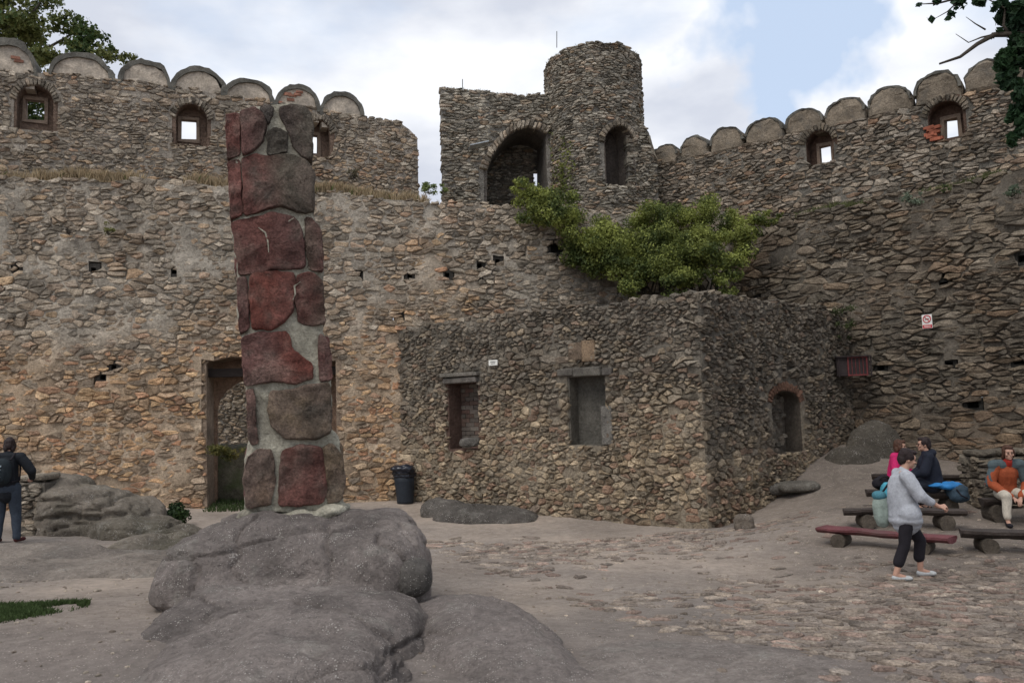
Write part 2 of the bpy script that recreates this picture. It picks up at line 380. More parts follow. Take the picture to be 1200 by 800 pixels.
def stone_geo(surf, P, relief, gap, bury=.06, rough=.012, tilt=.25, chaikin=True):
    """a stone from its outline P (uv): sunk skirt, shoulder ring, inner ring, crown"""
    c = P.mean(axis=0); d = P-c; l = np.linalg.norm(d, axis=1)[:, None]
    P = c+d*np.clip(1-gap/np.maximum(l, 1e-6), .35, 1)
    if chaikin:
        k = RNG.uniform(.07, .22); nx_ = np.roll(P, -1, axis=0); P = np.stack([P*(1-k)+nx_*k, P*k+nx_*(1-k)], 1).reshape(-1, 2)
        e = np.linalg.norm(P-np.roll(P, -1, axis=0), axis=1); keep = e > .018
        if keep.sum() >= 5: P = P[keep]
    if len(P) > 11: P = P[np.sort(RNG.choice(len(P), 11, replace=False))]
    n = len(P); P = P+RNG.normal(0, rough, P.shape); c = P.mean(axis=0); sz = math.sqrt(max(area(P), 1e-5))
    tu, tv = RNG.normal(0, tilt, 2); tv -= .12*tilt
    def wv(Q, base): return base+((Q-c)@np.array([tu, tv]))*min(1, relief/.05)*.5+RNG.normal(0, relief*.24, len(Q))
    Q2 = c+(P-c)*RNG.uniform(.62, .84, (n, 1)); h = relief*RNG.uniform(.75, 1.25)
    r0 = surf.S(P[:, 0], P[:, 1], -bury); r1 = surf.S(P[:, 0], P[:, 1], np.maximum(wv(P, h*.45), -.02)); r2 = surf.S(Q2[:, 0], Q2[:, 1], wv(Q2, h))
    cc = c+RNG.normal(0, sz*.08, 2); r3 = surf.S(cc[0], cc[1], h*RNG.uniform(.85, 1.2))[None]
    V = np.vstack([r0, r1, r2, r3]); F = []
    for k in range(n):
        k2 = (k+1) % n; F += [(k, k2, n+k2, n+k), (n+k, n+k2, 2*n+k2, 2*n+k), (2*n+k, 2*n+k2, 3*n)]
    return V, F
class Masonry:
    def __init__(s, root, part='stone', rest='small_stones', limit=300, m=None):
        s.root = root; s.items = []; s.part = part; s.rest = rest; s.limit = limit; s.m = m or M_STONE
    def add(s, surf, P, tint, **k):
        if P is None or len(P) < 3: return
        a = area(P)
        if a < .0006: return
        V, F = stone_geo(surf, P, **k); px, py, d = proj(V.mean(axis=0))
        s.items.append((V, F, tint, a/d**2 if (-8 < px < 1208 and -8 < py < 808 and d > 0) else 0))
    def field(s, surf, u0, u1, bot, top, sw, sh, tintf, gap=.014, relief=.05, keep=1.0, opens=(), jit=.3, tilt=.25, deep=.45, big=.0, bury=.06, rough=.012, reliefn=0):
        seeds = []; v = min(bot(u0), bot(u1), bot((u0+u1)/2))-.1; vmax = max(top(u) for u in np.linspace(u0, u1, 25))
        while v < vmax+sh:
            h = sh*RNG.uniform(.62, 1.45); u = u0+RNG.uniform(-.5, .5)*sw
            while u < u1+sw*.3:
                wd = sw*RNG.uniform(.5, 1.6)*(.7+.3*h/sh)
                uu = u+wd/2+RNG.normal(0, jit*.1)*wd; vv = v+h/2+RNG.normal(0, jit*.35)*h + .10*math.sin(u*.9+v)
                if big and RNG.random() < .22: seeds += [(uu, vv-h*.27), (uu+RNG.normal(0, .1)*wd, vv+h*.27)]
                elif RNG.random() > big*.5: seeds.append((uu, vv))
                if RNG.random() < .30: seeds.append((uu+wd*.5+RNG.normal(0, .02), vv+h*RNG.choice([-.5, .5])+RNG.normal(0, .01)))
                u += wd
            v += h
        C = cells(seeds, sw/sh*.95, sw*1.7)
        for (u, v), P in zip(seeds, C):
            if P is None: continue
            c = P.mean(axis=0); tp = top(c[0])
            if c[1] > tp or c[1] < bot(c[0])-.25 or c[0] < u0-.02 or c[0] > u1+.02: continue
            if RNG.random() > keep: continue
            if any(inp1(c[0], c[1], o) for o in opens): continue
            P = P.copy(); P[:, 0] = np.clip(P[:, 0], u0-.04, u1+.04)
            for k in range(len(P)):
                P[k, 1] = min(P[k, 1], top(P[k, 0])+.03)
                for o in opens:
                    if inp1(P[k, 0], P[k, 1], o): P[k] = nearest_on(o, P[k, 0], P[k, 1])
            if area(P) < .002: continue
            edge = c[1] > tp-sh*1.0 or c[0] < u0+sw*.5 or c[0] > u1-sw*.5
            rl = relief*(1+reliefn*n2d(c[0], c[1], .6, 2, 5))
            s.add(surf, P, tintf(c[0], c[1]), relief=max(.01, rl), gap=gap, tilt=tilt, bury=deep if edge else bury, rough=rough)
    def finish(s, parent=None, **k):
        parent = parent or s.root; s.items.sort(key=lambda i: -i[3]); A = Acc(); n = 0
        for V, F, T, a in s.items:
            if a > 0 and n < s.limit: mesh(s.part, V, F, s.m, parent, origin=V.mean(axis=0), tint=T); n += 1
            else: A.add(V, F, T)
        A.build(s.rest, s.m, parent, kind='stuff')
def core(name, surf, u0, u1, bot, top, thick, tintf, root, opens=(), g=.14, inset=.0, amp=.03, closed=True, mt=None, vis=None):
    nu = max(2, int((u1-u0)/g)); us = np.linspace(u0, u1, nu+1); H = max(top(u)-bot(u) for u in us); nv = max(2, int(H/g))
    UU = np.tile(us, (nv+1, 1)); B = np.array([bot(u) for u in us]); Tp = np.array([top(u) for u in us]); VV = B+(Tp-B)*np.linspace(0, 1, nv+1)[:, None]
    Wf = -inset+amp*fbm(np.stack([UU, VV, UU*0+3], -1), 2.2, 4)
    front = surf.S(UU, VV, Wf).reshape(-1, 3); back = surf.S(UU, VV, -thick).reshape(-1, 3); n = len(front)
    cu = (UU[:-1, :-1]+UU[1:, 1:])/2; cv = (VV[:-1, :-1]+VV[1:, 1:])/2; mask = np.ones(cu.shape, bool)
    for o in opens:
        for du in (-.5, 0, .5):
            for dv in (-.5, 0, .5): mask &= ~inpoly(cu+du*g, cv+dv*g, o)
    I = np.arange(n).reshape(nv+1, nu+1); F = []
    for j in range(nv):
        for i in range(nu):
            if not mask[j, i]: continue
            a, b, c, d = I[j, i], I[j, i+1], I[j+1, i+1], I[j+1, i]; F.append((a, b, c, d))
            if closed: F.append((n+a, n+d, n+c, n+b))
            for (x, y, p, q) in ((j-1, i, a, b), (j, i+1, b, c), (j+1, i, c, d), (j, i-1, d, a)):
                if not (0 <= x < nv and 0 <= y < nu) or not mask[x, y]: F.append((q, p, n+p, n+q))
    T = np.array([tintf(u, v) for u, v in zip(UU.ravel(), VV.ravel())])
    return mesh(name, np.vstack([front, back]), F, mt or M_MORTAR, root, tint=np.vstack([T, T]), smooth=False)
def reveal(name, surf, poly, depth, root, m, tint, flange=.14, back=True, hole=None, w0=-.015, closeback=None, mb=None):
    """the cheeks of an opening and what closes it at the back (with a smaller hole when given)"""
    P = np.array(poly); n = len(P); c = P.mean(axis=0); d = P-c; E = P+np.sign(d)*np.minimum(np.abs(d)*2, flange)
    A = Acc(); V = np.vstack([surf.S(E[:, 0], E[:, 1], w0), surf.S(P[:, 0], P[:, 1], w0), surf.S(P[:, 0], P[:, 1], -depth)]); F = []
    for k in range(n): k2 = (k+1) % n; F += [(k, k2, n+k2, n+k), (n+k, n+k2, 2*n+k2, 2*n+k)]
    A.add(V, F, tint); o = A.build(name, m, root)
    if back:
        loops = [[Vector((x, y, 0)) for x, y in E]]
        if hole is not None: loops.append([Vector((x, y, 0)) for x, y in hole])
        pts = [p for l in loops for p in l]; tri = tessellate_polygon(loops); pu = np.array([[p.x, p.y] for p in pts])
        Vf = surf.S(pu[:, 0], pu[:, 1], -depth+.01); Vb = surf.S(pu[:, 0], pu[:, 1], -depth-.12); m_ = len(pts); F = [tuple(t) for t in tri]+[tuple(m_+i for i in t[::-1]) for t in tri]
        s = 0
        for l in loops:
            for k in range(len(l)): a = s+k; b = s+(k+1) % len(l); F.append((a, b, m_+b, m_+a))
            s += len(l)
        A = Acc(); A.add(np.vstack([Vf, Vb]), F, closeback if closeback is not None else tint); A.build('window_surround' if hole is not None else 'niche_back', mb or m, root)
    return o
def arch(u0, u1, v0, v1, rise, n=9):
    c = (u0+u1)/2; r = (u1-u0)/2; pts = [(u0, v0), (u1, v0)]
    for k in range(n+1):
        a = math.pi*k/n; pts.append((c+r*math.cos(a), v1-rise+rise*math.sin(a)))
    return pts
def archpx(surf, x0, x1, ytop, ybot, rise_frac=.35, n=9):
    uA, vb = surf.uv(x0, ybot); uB, _ = surf.uv(x1, ybot); _, vt = surf.uv((x0+x1)/2, ytop); return arch(uA, uB, vb, vt, (vt-vb)*rise_frac, n)
def rectpx(surf, x0, x1, y0, y1):
    a = surf.uv(x0, (y0+y1)/2)[0]; b = surf.uv(x1, (y0+y1)/2)[0]; t = surf.uv((x0+x1)/2, y0)[1]; o = surf.uv((x0+x1)/2, y1)[1]; return [(a, o), (b, o), (b, t), (a, t)]
def voussoirs(M, surf, poly, tintf, depth=.22, relief=.05, narrow=.12, bury=.25):
    """radial stones over an arched head; returns the outline the field must stay out of"""
    top = poly[2:]; P = [np.array(p) for p in top]; c = np.array([(poly[0][0]+poly[1][0])/2, min(p[1] for p in top)-.15])
    L_ = [0]
    for i in range(1, len(P)): L_.append(L_[-1]+np.linalg.norm(P[i]-P[i-1]))
    n = max(4, int(L_[-1]/narrow)); outer = []
    def along(t):
        t *= L_[-1]
        for i in range(1, len(P)):
            if t <= L_[i]+1e-9: f = (t-L_[i-1])/max(L_[i]-L_[i-1], 1e-9); return P[i-1]*(1-f)+P[i]*f
        return P[-1]
    for k in range(n):
        a, b = along(k/n), along((k+1)/n); da, db = a-c, b-c; da /= np.linalg.norm(da); db /= np.linalg.norm(db); dd = depth*RNG.uniform(.85, 1.15)
        M.add(surf, np.array([a, b, b+db*dd, a+da*dd]), tintf(*a), relief=relief, gap=.012, bury=bury, chaikin=True, rough=.006, tilt=.15)
        if k == 0: outer.append(tuple(a+da*depth))
        outer.append(tuple(b+db*depth))
    return [poly[0], poly[1]]+outer

def pick(pal, wts=None):
    i = RNG.choice(len(pal), p=wts); return np.array(pal[i])*RNG.uniform(.72, 1.30)*WARMUP
def lerp(xs, ys): return lambda u: float(np.interp(u, xs, ys))
def topline(surf, pts, wob=.04, sd=1):
    q = [surf.uv(*p) for p in pts]; xs = [a for a, b in q]; ys = [b for a, b in q]
    return lambda u: float(np.interp(u, xs, ys))+wob*n2d(u, sd, 1.6, 3, sd)

# palettes (surface colours)
WARMUP = np.array([1.27, 1.225, 1.15])
GREY = [(.275, .245, .205), (.225, .20, .17), (.33, .295, .25), (.185, .165, .14), (.27, .225, .18)]
WARM = [(.40, .265, .16), (.35, .235, .15), (.44, .31, .19), (.30, .225, .16), (.35, .205, .13), (.27, .215, .165)]
def mixtint(k, a=GREY, b=WARM):
    k = float(np.clip(k+RNG.normal(0, .22), 0, 1)); return pick(a)*(1-k)+pick(b)*k

# ------------------------------------------------------------------ left courtyard wall (lower)
WA = Wall(at(0, 207, 18.8), at(560, 238, 20.6))
WB = Wall(at(880, 262, 21.2), at(1200, 197, 16.86))
# corner where both meet
def meet(A, B):
    m = np.array([A.t, -B.t]).T; s = np.linalg.solve(m, B.a-A.a); return s[0], s[1]
uA_end, uB_start = meet(WA, WB)
warmA = lambda u, v: np.clip(.72-(v-3.3)*.30+.45*n2d(u, v, .35, 3, 2)-max(0, (u-9.5))*.09, .04, .9)
def tA(u, v): return mixtint(float(warmA(u, v)))*1.12
def mA(u, v):
    k = float(warmA(u, v)); n = n2d(u, v, 1.1, 3, 8); lt = max(0, n2d(u, v, .45, 2, 3))
    return (np.array([.47, .42, .35])*(1-k)+np.array([.52, .385, .26])*k)*(.90+.25*n)+np.array([.10, .10, .09])*lt
topA = topline(WA, [(-200, 195), (0, 207), (100, 209), (250, 214), (400, 226), (520, 237), (560, 238), (700, 244), (900, 250)], .07)
uL = WA.uv(-170, 300)[0]
root = thing('courtyard_wall', 'long mortared rubble wall with the doorway behind the pillar, grey above and ochre below', 'wall', (*WA.S(6, 0, 0)[:2], -.3))
door = archpx(WA, 243, 396, 416, 640, .035, 15)
door = [p if i < 2 else (p[0]+RNG.normal(0, .02), p[1]+RNG.normal(0, .05)) for i, p in enumerate(door)]
MA = Masonry(root)
holes = []
for (x, y) in [(19, 314), (109, 316), (204, 318), (421, 321), (480, 323), (524, 322), (562, 322), (583, 306), (611, 303), (562, 311), (120, 442), (469, 371), (133, 430)]:
    u, v = WA.uv(x, y); holes.append([(u-.06, v-.055), (u+.055, v-.06), (u+.06, v+.05), (u-.05, v+.06)])
u, v = WA.uv(653, 291); holes.append([(u-.17, v-.11), (u+.15, v-.11), (u+.15, v+.12), (u-.17, v+.12)])
botA = lambda u: -.9
vo = door
core('mortar_core', WA, uL, uA_end, botA, lambda u: topA(u)-.06, 1.0, mA, root, opens=[door]+holes, amp=.05, inset=-.004)
for h in holes: reveal('putlog_hole', WA, h, .35, root, M_STONE, (.05, .045, .04), flange=.1)
def fA(u, v): return 1
MA.field(WA, uL, uA_end, botA, topA, .29, .135, tA, gap=.018, relief=.038, keep=.88, opens=[vo]+holes, big=.30, reliefn=.5)
# opening: cheeks, then an inner arched wall with the passage beyond
inner = arch(door[0][0]+.05, door[1][0]-.35, -.85, door[5][1]-.42, .85, 11)
reveal('doorway_cheeks', WA, door, .9, root, M_MORTAR, (.33, .25, .185), flange=.13, hole=inner, closeback=(.30, .20, .14))
V, F = boxg(WA.S((door[0][0]+door[1][0])/2, WA.uv(260, 436)[1], -.32), (door[1][0]-door[0][0]+.3, .22, .2), math.atan2(WA.t[1], WA.t[0]))
mesh('lintel_beam', V, F, M_DARK, root)
MA.finish()
# ledge behind the lower wall
def ledge(name, W, u0, u1, top, w0, w1, root, tint, g=.25, drop=0.0):
    nu = max(2, int((u1-u0)/g)); us = np.linspace(u0, u1, nu+1); ws = np.linspace(w0, w1, 9); U, Wd = np.meshgrid(us, ws)
    Z = np.array([[top(u) for u in us] for _ in ws])-.07-drop+.05*fbm(np.stack([U, Wd, U*0], -1), 1.5, 3)
    Vt = W.S(U, Z, -Wd).reshape(-1, 3); Vb = W.S(U, Z-.6, -Wd).reshape(-1, 3); n = len(Vt); I = np.arange(n).reshape(U.shape); F = []
    for j in range(len(ws)-1):
        for i in range(nu):
            a, b, c, d = I[j, i], I[j, i+1], I[j+1, i+1], I[j+1, i]; F.append((a, b, c, d)); F.append((n+a, n+d, n+c, n+b))
    for j in (0, len(ws)-1):
        for i in range(nu): a, b = I[j, i], I[j, i+1]; F.append((a, n+a, n+b, b))
    for i in (0, nu):
        for j in range(len(ws)-1): a, b = I[j, i], I[j+1, i]; F.append((a, b, n+b, n+a))
    return mesh(name, np.vstack([Vt, Vb]), F, M_GROUND, root, tint=tint)
ledge('wall_ledge', WA, uL, uA_end+3, topA, .12, 3.3, root, (.22, .17, .11))

# wall seen through the doorway, beyond the passage
WD = Wall(at(150, 500, 26.6), at(520, 500, 27))
root = thing('passage_wall', 'grey rubble wall seen in the shade through the doorway behind the pillar', 'wall', (*WD.S(3, 0, 0)[:2], -.3))
topD = lambda u: 4.6
MD = Masonry(root)
core('mortar_core', WD, 0, WD.L, lambda u: -1, topD, .5, lambda u, v: np.array([.50, .48, .45]), root)
MD.field(WD, 0, WD.L, lambda u: -1, topD, .30, .13, lambda u, v: pick(GREY)*1.45, gap=.02, relief=.05, big=.2); MD.finish()

# ------------------------------------------------------------------ openings in the upper walls
def upper_window(W, M, root, x0, x1, y0, y1, hx0, hx1, hy0, hy1, surround=(.23, .16, .12), depth=.42, tf=None):
    p = archpx(W, x0, x1, y0, y1, .38); 
    tf = tf or (lambda u, v: pick(GREY)*.8); ex = voussoirs(M, W, p, tf, depth=.20, relief=.05, narrow=.075)
    # the inner light lies on the plane at -depth
    W2 = Wall(W.a-W.n*depth, W.a-W.n*depth+W.t)
    h = rectpx(W2, hx0, hx1, hy0, hy1)
    cu = sum(a for a, b in p[:2])/2; hw = (p[1][0]-p[0][0])/2-.03; vb, vt = p[0][1]+.02, max(b for a, b in p)-.04
    h = [(min(max(a, cu-hw), cu+hw), min(max(b, vb), vt)) for a, b in h]
    reveal('window_cheeks', W, p, depth, root, M_MORTAR, np.array(surround)*.8, hole=h, closeback=surround)
    A = Acc(); a0, b0 = h[0]; a1, b1 = h[2]; w_ = .085
    rings = [(a0-w_, b0-w_), (a1+w_, b0-w_), (a1+w_, b1+w_), (a0-w_, b1+w_)]; V = []; 
    for wz in (-depth+.05, -depth-.16):
        for q in (h, rings): V += [W.S(x, y, wz) for x, y in q]
    F = []
    for k in range(4):
        k2 = (k+1) % 4; F += [(k, k2, 4+k2, 4+k), (8+k2, 8+k, 12+k, 12+k2), (k2, k, 8+k, 8+k2), (4+k, 4+k2, 12+k2, 12+k)]
    A.add(np.array(V)+RNG.normal(0, .008, (16, 3)), F, (.22, .165, .125)); A.build('window_frame', M_BRICK, root)
    return p, ex
def merlon(W, root, x0, x1, ytop, ybase, thick=.42, style=0, u=None):
    if u is None:
        ua, vb = W.uv(x0, ybase); ub, _ = W.uv(x1, ybase); vt = W.uv((x0+x1)/2, ytop)[1]
    else: ua, ub, vb, vt = u
    c = (ua+ub)/2; r = (ub-ua)/2*RNG.uniform(.95, 1.02); h = (vt-vb)*RNG.uniform(.93, 1.05); n = 18; fn = .3
    def prism(rad, hh, w0, w1, nm, m, par, tint, inner=None, dome=0, jit=.012, lo=-.3):
        pts = []
        for k in range(n+1):
            a = math.pi*(1-k/n); j = RNG.normal(0, jit); pts.append((c+(rad+j)*math.cos(a), vb+(hh+j)*math.sin(a)**(.85)))
        A = Acc()
        if inner is None:
            pts = [(c-rad, vb+lo)]+pts+[(c+rad, vb+lo)]; P = np.array(pts); cen = np.array([c, vb+hh*.4]); Q = cen+(P-cen)*.75
            if dome: rings = [(P, w0-dome), (cen+(P-cen)*.93, w0-dome*.3), (Q, w0), ]
            else: rings = [(P, w0)]
            V = np.vstack([W.S(P_[:, 0], P_[:, 1], w_+0*P_[:, 0]) for P_, w_ in [(P, -w1)]+rings]+[W.S(cen[0], cen[1], w0+dome*.1)[None]]); m_ = len(P); F = []
            R_n = 1+len(rings)
            for r_ in range(R_n-1):
                for k in range(m_): k2 = (k+1) % m_; F.append((r_*m_+k, r_*m_+k2, (r_+1)*m_+k2, (r_+1)*m_+k))
            for k in range(m_): F.append(((R_n-1)*m_+k, (R_n-1)*m_+(k+1) % m_, R_n*m_))
            F.append(tuple(range(m_))[::-1])
        else:
            P = np.array(pts); I = []
            for k in range(n+1):
                a = math.pi*(1-k/n); j = RNG.normal(0, .006); I.append((c+(inner[0]+j)*math.cos(a), vb+(inner[1]+j)*math.sin(a)**.85))
            I = np.array(I); m_ = n+1; V = np.vstack([W.S(P[:, 0], P[:, 1], w0), W.S(I[:, 0], I[:, 1], w0-.01), W.S(P[:, 0], P[:, 1], -w1), W.S(I[:, 0], I[:, 1], -w1)]); F = []
            for k in range(n): F += [(k, k+1, m_+k+1, m_+k), (k+1, k, 2*m_+k, 2*m_+k+1), (m_+k, m_+k+1, 3*m_+k+1, 3*m_+k), (2*m_+k+1, 2*m_+k, 3*m_+k, 3*m_+k+1)]
            F += [(0, m_, 3*m_, 2*m_), (n, 2*m_+n, 3*m_+n, m_+n)]
        V = V+.045*fbm(V, 2.6, 4)[:, None]*RNG.choice([-1, 1])
        A.add(V, F, tint); return A.build(nm, m, par, smooth=False)
    if style == 0:
        mo = prism(r*.93, h*.90, -.03, thick-.03, 'merlon', M_PLASTER, root, (.3, .3, .3))
        co = prism(r*1.03, h*1.0, .045, thick+.05, 'coping', M_COPING, mo, (.2, .2, .2), inner=(r*.87, h*.82))
        co.location = (0, 0, 0)
        co.location = tuple(parent_world(root)-parent_world(mo)) if False else (0, 0, 0)
    else:
        mo = prism(r*1.0, h*.97, .03, thick, 'merlon', M_MERB, root, (.3, .3, .3), dome=.12, jit=.02)
        prism(r*1.0, h*1.0, .035, thick+.05, 'coping', M_COPING, mo, (.2, .2, .2), inner=(r*.88, h*.88))
M_MERB = mat('rough plastered rubble', col=(.20, .165, .125), bump=1.0, bscale=7, vary=.4, vscale=3, bdist=.06, streak=(.12, .11, .095))

# ------------------------------------------------------------------ upper left wall
UA = Wall(at(90, 85, 20.3), at(400, 135, 22.7))
topUA = topline(UA, [(-200, 55), (0, 82), (60, 85), (130, 91), (200, 100), (320, 118), (424, 136), (445, 139), (466, 141), (480, 150), (489, 160), (495, 175)], .02)
u0, u1 = UA.uv(-150, 120)[0], UA.uv(490, 200)[0]
root = thing('parapet_wall', 'rubble parapet with pale half-round plastered merlons above the ledge of dry grass', 'wall', (*UA.S(3, 0, 0)[:2], 6.6))
MU = Masonry(root); botUA = lambda u: 6.3
def tUA(u, v): return mixtint(float(np.clip(.25+.5*n2d(u, v, .5, 3, 4)+(7.9-v)*.22, .03, .7)))*1.05
def mUA(u, v): return np.array([.42, .37, .31])*(.9+.25*n2d(u, v, 1, 3, 6))
ops = []; exs = []
for a in [(19, 62, 100, 150, 31, 52, 118, 141), (206, 243, 122, 168, 212.5, 230, 141, 164), (361, 387, 141, 182, 363, 372, 159, 180)]:
    p, e = upper_window(UA, MU, root, *a); ops.append(p); exs.append(e)
core('mortar_core', UA, u0, u1, botUA, lambda u: topUA(u)-.05, .55, mUA, root, opens=ops, g=.12)
MU.field(UA, u0, u1, botUA, topUA, .24, .105, tUA, gap=.015, relief=.036, keep=.94, opens=exs, big=.25)
MU.finish()
for a in [(-24, 44, 46, 84), (56, 133, 60, 88), (137, 202, 70, 98), (202, 263, 79, 106), (262, 321, 91, 117), (321, 376, 98, 126), (375, 426, 107, 136)]: merlon(UA, root, *a)
for (x, y, n_) in [(346, 112, 7), (330, 120, 3), (18, 70, 2)]:
    for k in range(n_):
        V, F = boxg(UA.S(*UA.uv(x+RNG.uniform(-11, 11) if n_ > 2 else x+k*4, y+RNG.uniform(-5, 5)), -.015), (.2, .06, .065), math.atan2(UA.t[1], UA.t[0])+RNG.normal(0, .15), .012)
        mesh('brick', V, F, M_BRICK, root, origin=V.mean(axis=0), tint=np.array((.27, .13, .09))*RNG.uniform(.7, 1.2))
ua0 = UA.uv(-24, 84)[0]
merlon(UA, root, 0, 0, 0, 0, u=(ua0-1.45, ua0-.05, UA.uv(-24, 84)[1]+.05, UA.uv(-24, 84)[1]+.75))

# ------------------------------------------------------------------ right lower wall
topB = topline(WB, [(830, 268), (880, 262), (960, 247), (1000, 238), (1100, 218), (1200, 197), (1300, 178)], .08, 3)
uBR = WB.uv(1330, 400)[0]
root = thing('courtyard_wall', 'dark brown rubble wall behind the benches carrying the small prohibition sign', 'wall', (*WB.S(5, 0, 0)[:2], -.3))
MB = Masonry(root); botB = lambda u: -.9
def wB(u, v): return float(np.clip(.12+.35*n2d(u, v, .4, 3, 12)+max(0, 2.0-v)*.22, .02, .75))
DKG = [(.155, .135, .11), (.125, .11, .092), (.19, .166, .137), (.165, .14, .11), (.11, .097, .08)]
DKW = [(.19, .13, .088), (.165, .12, .085), (.21, .15, .10), (.14, .108, .082)]
def tB(u, v): return mixtint(wB(u, v), DKG, DKW)*(1.0+.15*(v > 4.5))
def mB(u, v): return (np.array([.20, .175, .142])*(1-wB(u, v))+np.array([.235, .18, .13])*wB(u, v))*(.9+.2*n2d(u, v, 1, 2, 2))
holesB = []
for (x, y, a, b) in [(1105, 323, .06, .06), (886, 351, .05, .05), (1032, 431, .08, .05), (1112, 427, .08, .06), (1194, 422, .10, .08), (1140, 474, .11, .07), (1198, 303, .08, .07)]:
    u, v = WB.uv(x, y); holesB.append([(u-a, v-b), (u+a, v-b), (u+a, v+b), (u-a, v+b)])
core('mortar_core', WB, uB_start, uBR, botB, lambda u: topB(u)-.06, 1.0, mB, root, opens=holesB, inset=.0, amp=.055)
for h in holesB: reveal('putlog_hole', WB, h, .3, root, M_STONE, (.03, .028, .025), flange=.08)
MB.field(WB, uB_start, uBR, botB, topB, .38, .135, tB, gap=.018, relief=.050, keep=.95, opens=holesB, big=.35, tilt=.28, reliefn=.6)
MB.finish()
ledge('wall_ledge', WB, uB_start-1, uBR, topB, .12, 3.2, root, (.16, .13, .09))

# ------------------------------------------------------------------ right upper wall
UB = Wall(at(780, 190, 24.5), at(1100, 112, 20.0))
topUB = topline(UB, [(700, 200), (745, 192), (762, 189), (780, 187), (813, 180), (851, 172), (918, 158), (965, 149), (1015, 138), (1068, 126), (1128, 111), (1200, 93), (1300, 65)], .02, 5)
u0, u1 = UB.uv(738, 220)[0], UB.uv(1330, 120)[0]
root = thing('parapet_wall', 'rubble parapet right of the tower with dome-shaped merlons and two small windows', 'wall', (*UB.S(5, 0, 0)[:2], 5.4))
MUB = Masonry(root)
def tUB(u, v): return mixtint(.06, [(.225, .205, .18), (.18, .16, .137), (.27, .24, .205), (.14, .125, .107)], WARM)
ops = []; exs = []
for i, a in enumerate([(946, 977, 153, 195, 961, 974, 171, 191), (1090, 1131, 118, 166, 1107.5, 1123, 139.5, 162)]):
    p, e = upper_window(UB, MUB, root, *a, surround=(.15, .095, .07), tf=lambda u, v: pick(DKG)); ops.append(p); exs.append(e)
core('mortar_core', UB, u0, u1, lambda u: 5.0, lambda u: topUB(u)-.05, .55, lambda u, v: np.array([.19, .175, .15])*(1+.2*n2d(u, v, 1, 2, 3)), root, opens=ops, g=.12)
MUB.field(UB, u0, u1, lambda u: 5.0, topUB, .28, .10, tUB, gap=.012, relief=.044, keep=.97, opens=exs, big=.25, tilt=.35)
# tumbled bricks at the edge of the right window
u_, v_ = UB.uv(1092, 157)
MUB.finish()
BR = Acc()
for k in range(9):
    V, F = boxg(UB.S(u_+RNG.uniform(-.12, .14), v_+RNG.uniform(-.18, .2), .03), (.24, .12, .075), math.atan2(UB.t[1], UB.t[0])+RNG.normal(0, .2), .01)
    mesh('brick', V, F, M_BRICK, root, origin=V.mean(axis=0), tint=np.array((.30, .10, .06))*RNG.uniform(.7, 1.2))
for a in [(763, 795, 170, 187), (797, 830, 158, 180), (831, 872, 148, 172), (873, 919, 138, 161), (920, 966, 127, 151), (966, 1016, 114, 139), (1017, 1069, 101, 128), (1070, 1129, 84, 113), (1129, 1190, 68, 98), (1190, 1262, 50, 82), (1262, 1345, 28, 64)]:
    merlon(UB, root, *a, style=1, thick=.6)

# ------------------------------------------------------------------ tower
TC = at(699, 200, 24.9); TW = Cyl(TC, 1.46)
root = thing('tower', 'round rubble tower with a shaft of weathered stones and a ruined arched wing beside it', 'tower', (TC[0], TC[1], 5.5))
MT = Masonry(root)
def tT(u, v): return mixtint(.0, [(.26, .245, .215), (.21, .20, .175), (.31, .29, .255), (.165, .155, .135)], WARM)
mT = lambda u, v: np.array([.22, .205, .18])
tz = TW.uv(699, 48)[1]
topT = lambda u: tz-.28+.26*math.cos(u/TW.R*.8-.2)*(abs(u) < 4)+.05*n2d(u, 1, 2, 2)
nich = archpx(TW, 711, 745, 148, 216, .3)
ex = voussoirs(MT, TW, nich, lambda u, v: pick(DKG)*1.3, depth=.2, relief=.05, narrow=.11)
core('mortar_core', TW, -math.pi*TW.R, math.pi*TW.R, lambda u: 5.0, lambda u: topT(u)-.05, .5, mT, root, opens=[nich], g=.12)
reveal('niche_cheeks', TW, nich, .62, root, M_MORTAR, (.12, .10, .085), closeback=(.085, .07, .06))
MT.field(TW, -2.1*TW.R, 2.1*TW.R, lambda u: 5.2, topT, .25, .08, tT, gap=.010, relief=.045, keep=.99, opens=[ex], big=.15, tilt=.35)
# flat wing
WT = Wall(at(517, 150, 23.9), at(650, 150, 24.4))
topW = topline(WT, [(510, 103), (517, 103), (545, 104), (580, 108), (610, 111), (640, 109), (700, 109)], .04, 2)
u0, u1 = WT.uv(518.5, 180)[0], WT.uv(668, 180)[0]
def wpoly(pts): return [WT.uv(*p) for p in pts]
ar = wpoly([(570, 300), (640, 300), (640, 158), (630, 152), (618, 150), (606, 153), (595, 160), (585, 171), (577, 184), (571, 200)])
ex = voussoirs(MT, WT, ar, lambda u, v: pick(GREY), depth=.26, relief=.10, narrow=.12)
core('wing_core', WT, u0, u1, lambda u: 5.0, lambda u: topW(u)-.05, .55, lambda u, v: mT(u, v)*1.15, root, opens=[ar], g=.12)
MT.field(WT, u0, u1, lambda u: 5.0, topW, .27, .085, lambda u, v: tT(u, v)*1.12, gap=.010, relief=.05, keep=.99, opens=[ex], big=.15, tilt=.3)
W2 = Wall(WT.a-WT.n*1.6, WT.a-WT.n*1.6+WT.t); hl = rectpx(W2, 627, 637, 203, 222)
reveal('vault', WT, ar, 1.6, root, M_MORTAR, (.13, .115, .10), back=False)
core('vault_back', W2, ar[0][0]-.3, ar[1][0]+.3, lambda u: 4.5, lambda u: 11.2, .15, lambda u, v: (.11, .10, .085), root, opens=[hl], g=.06)
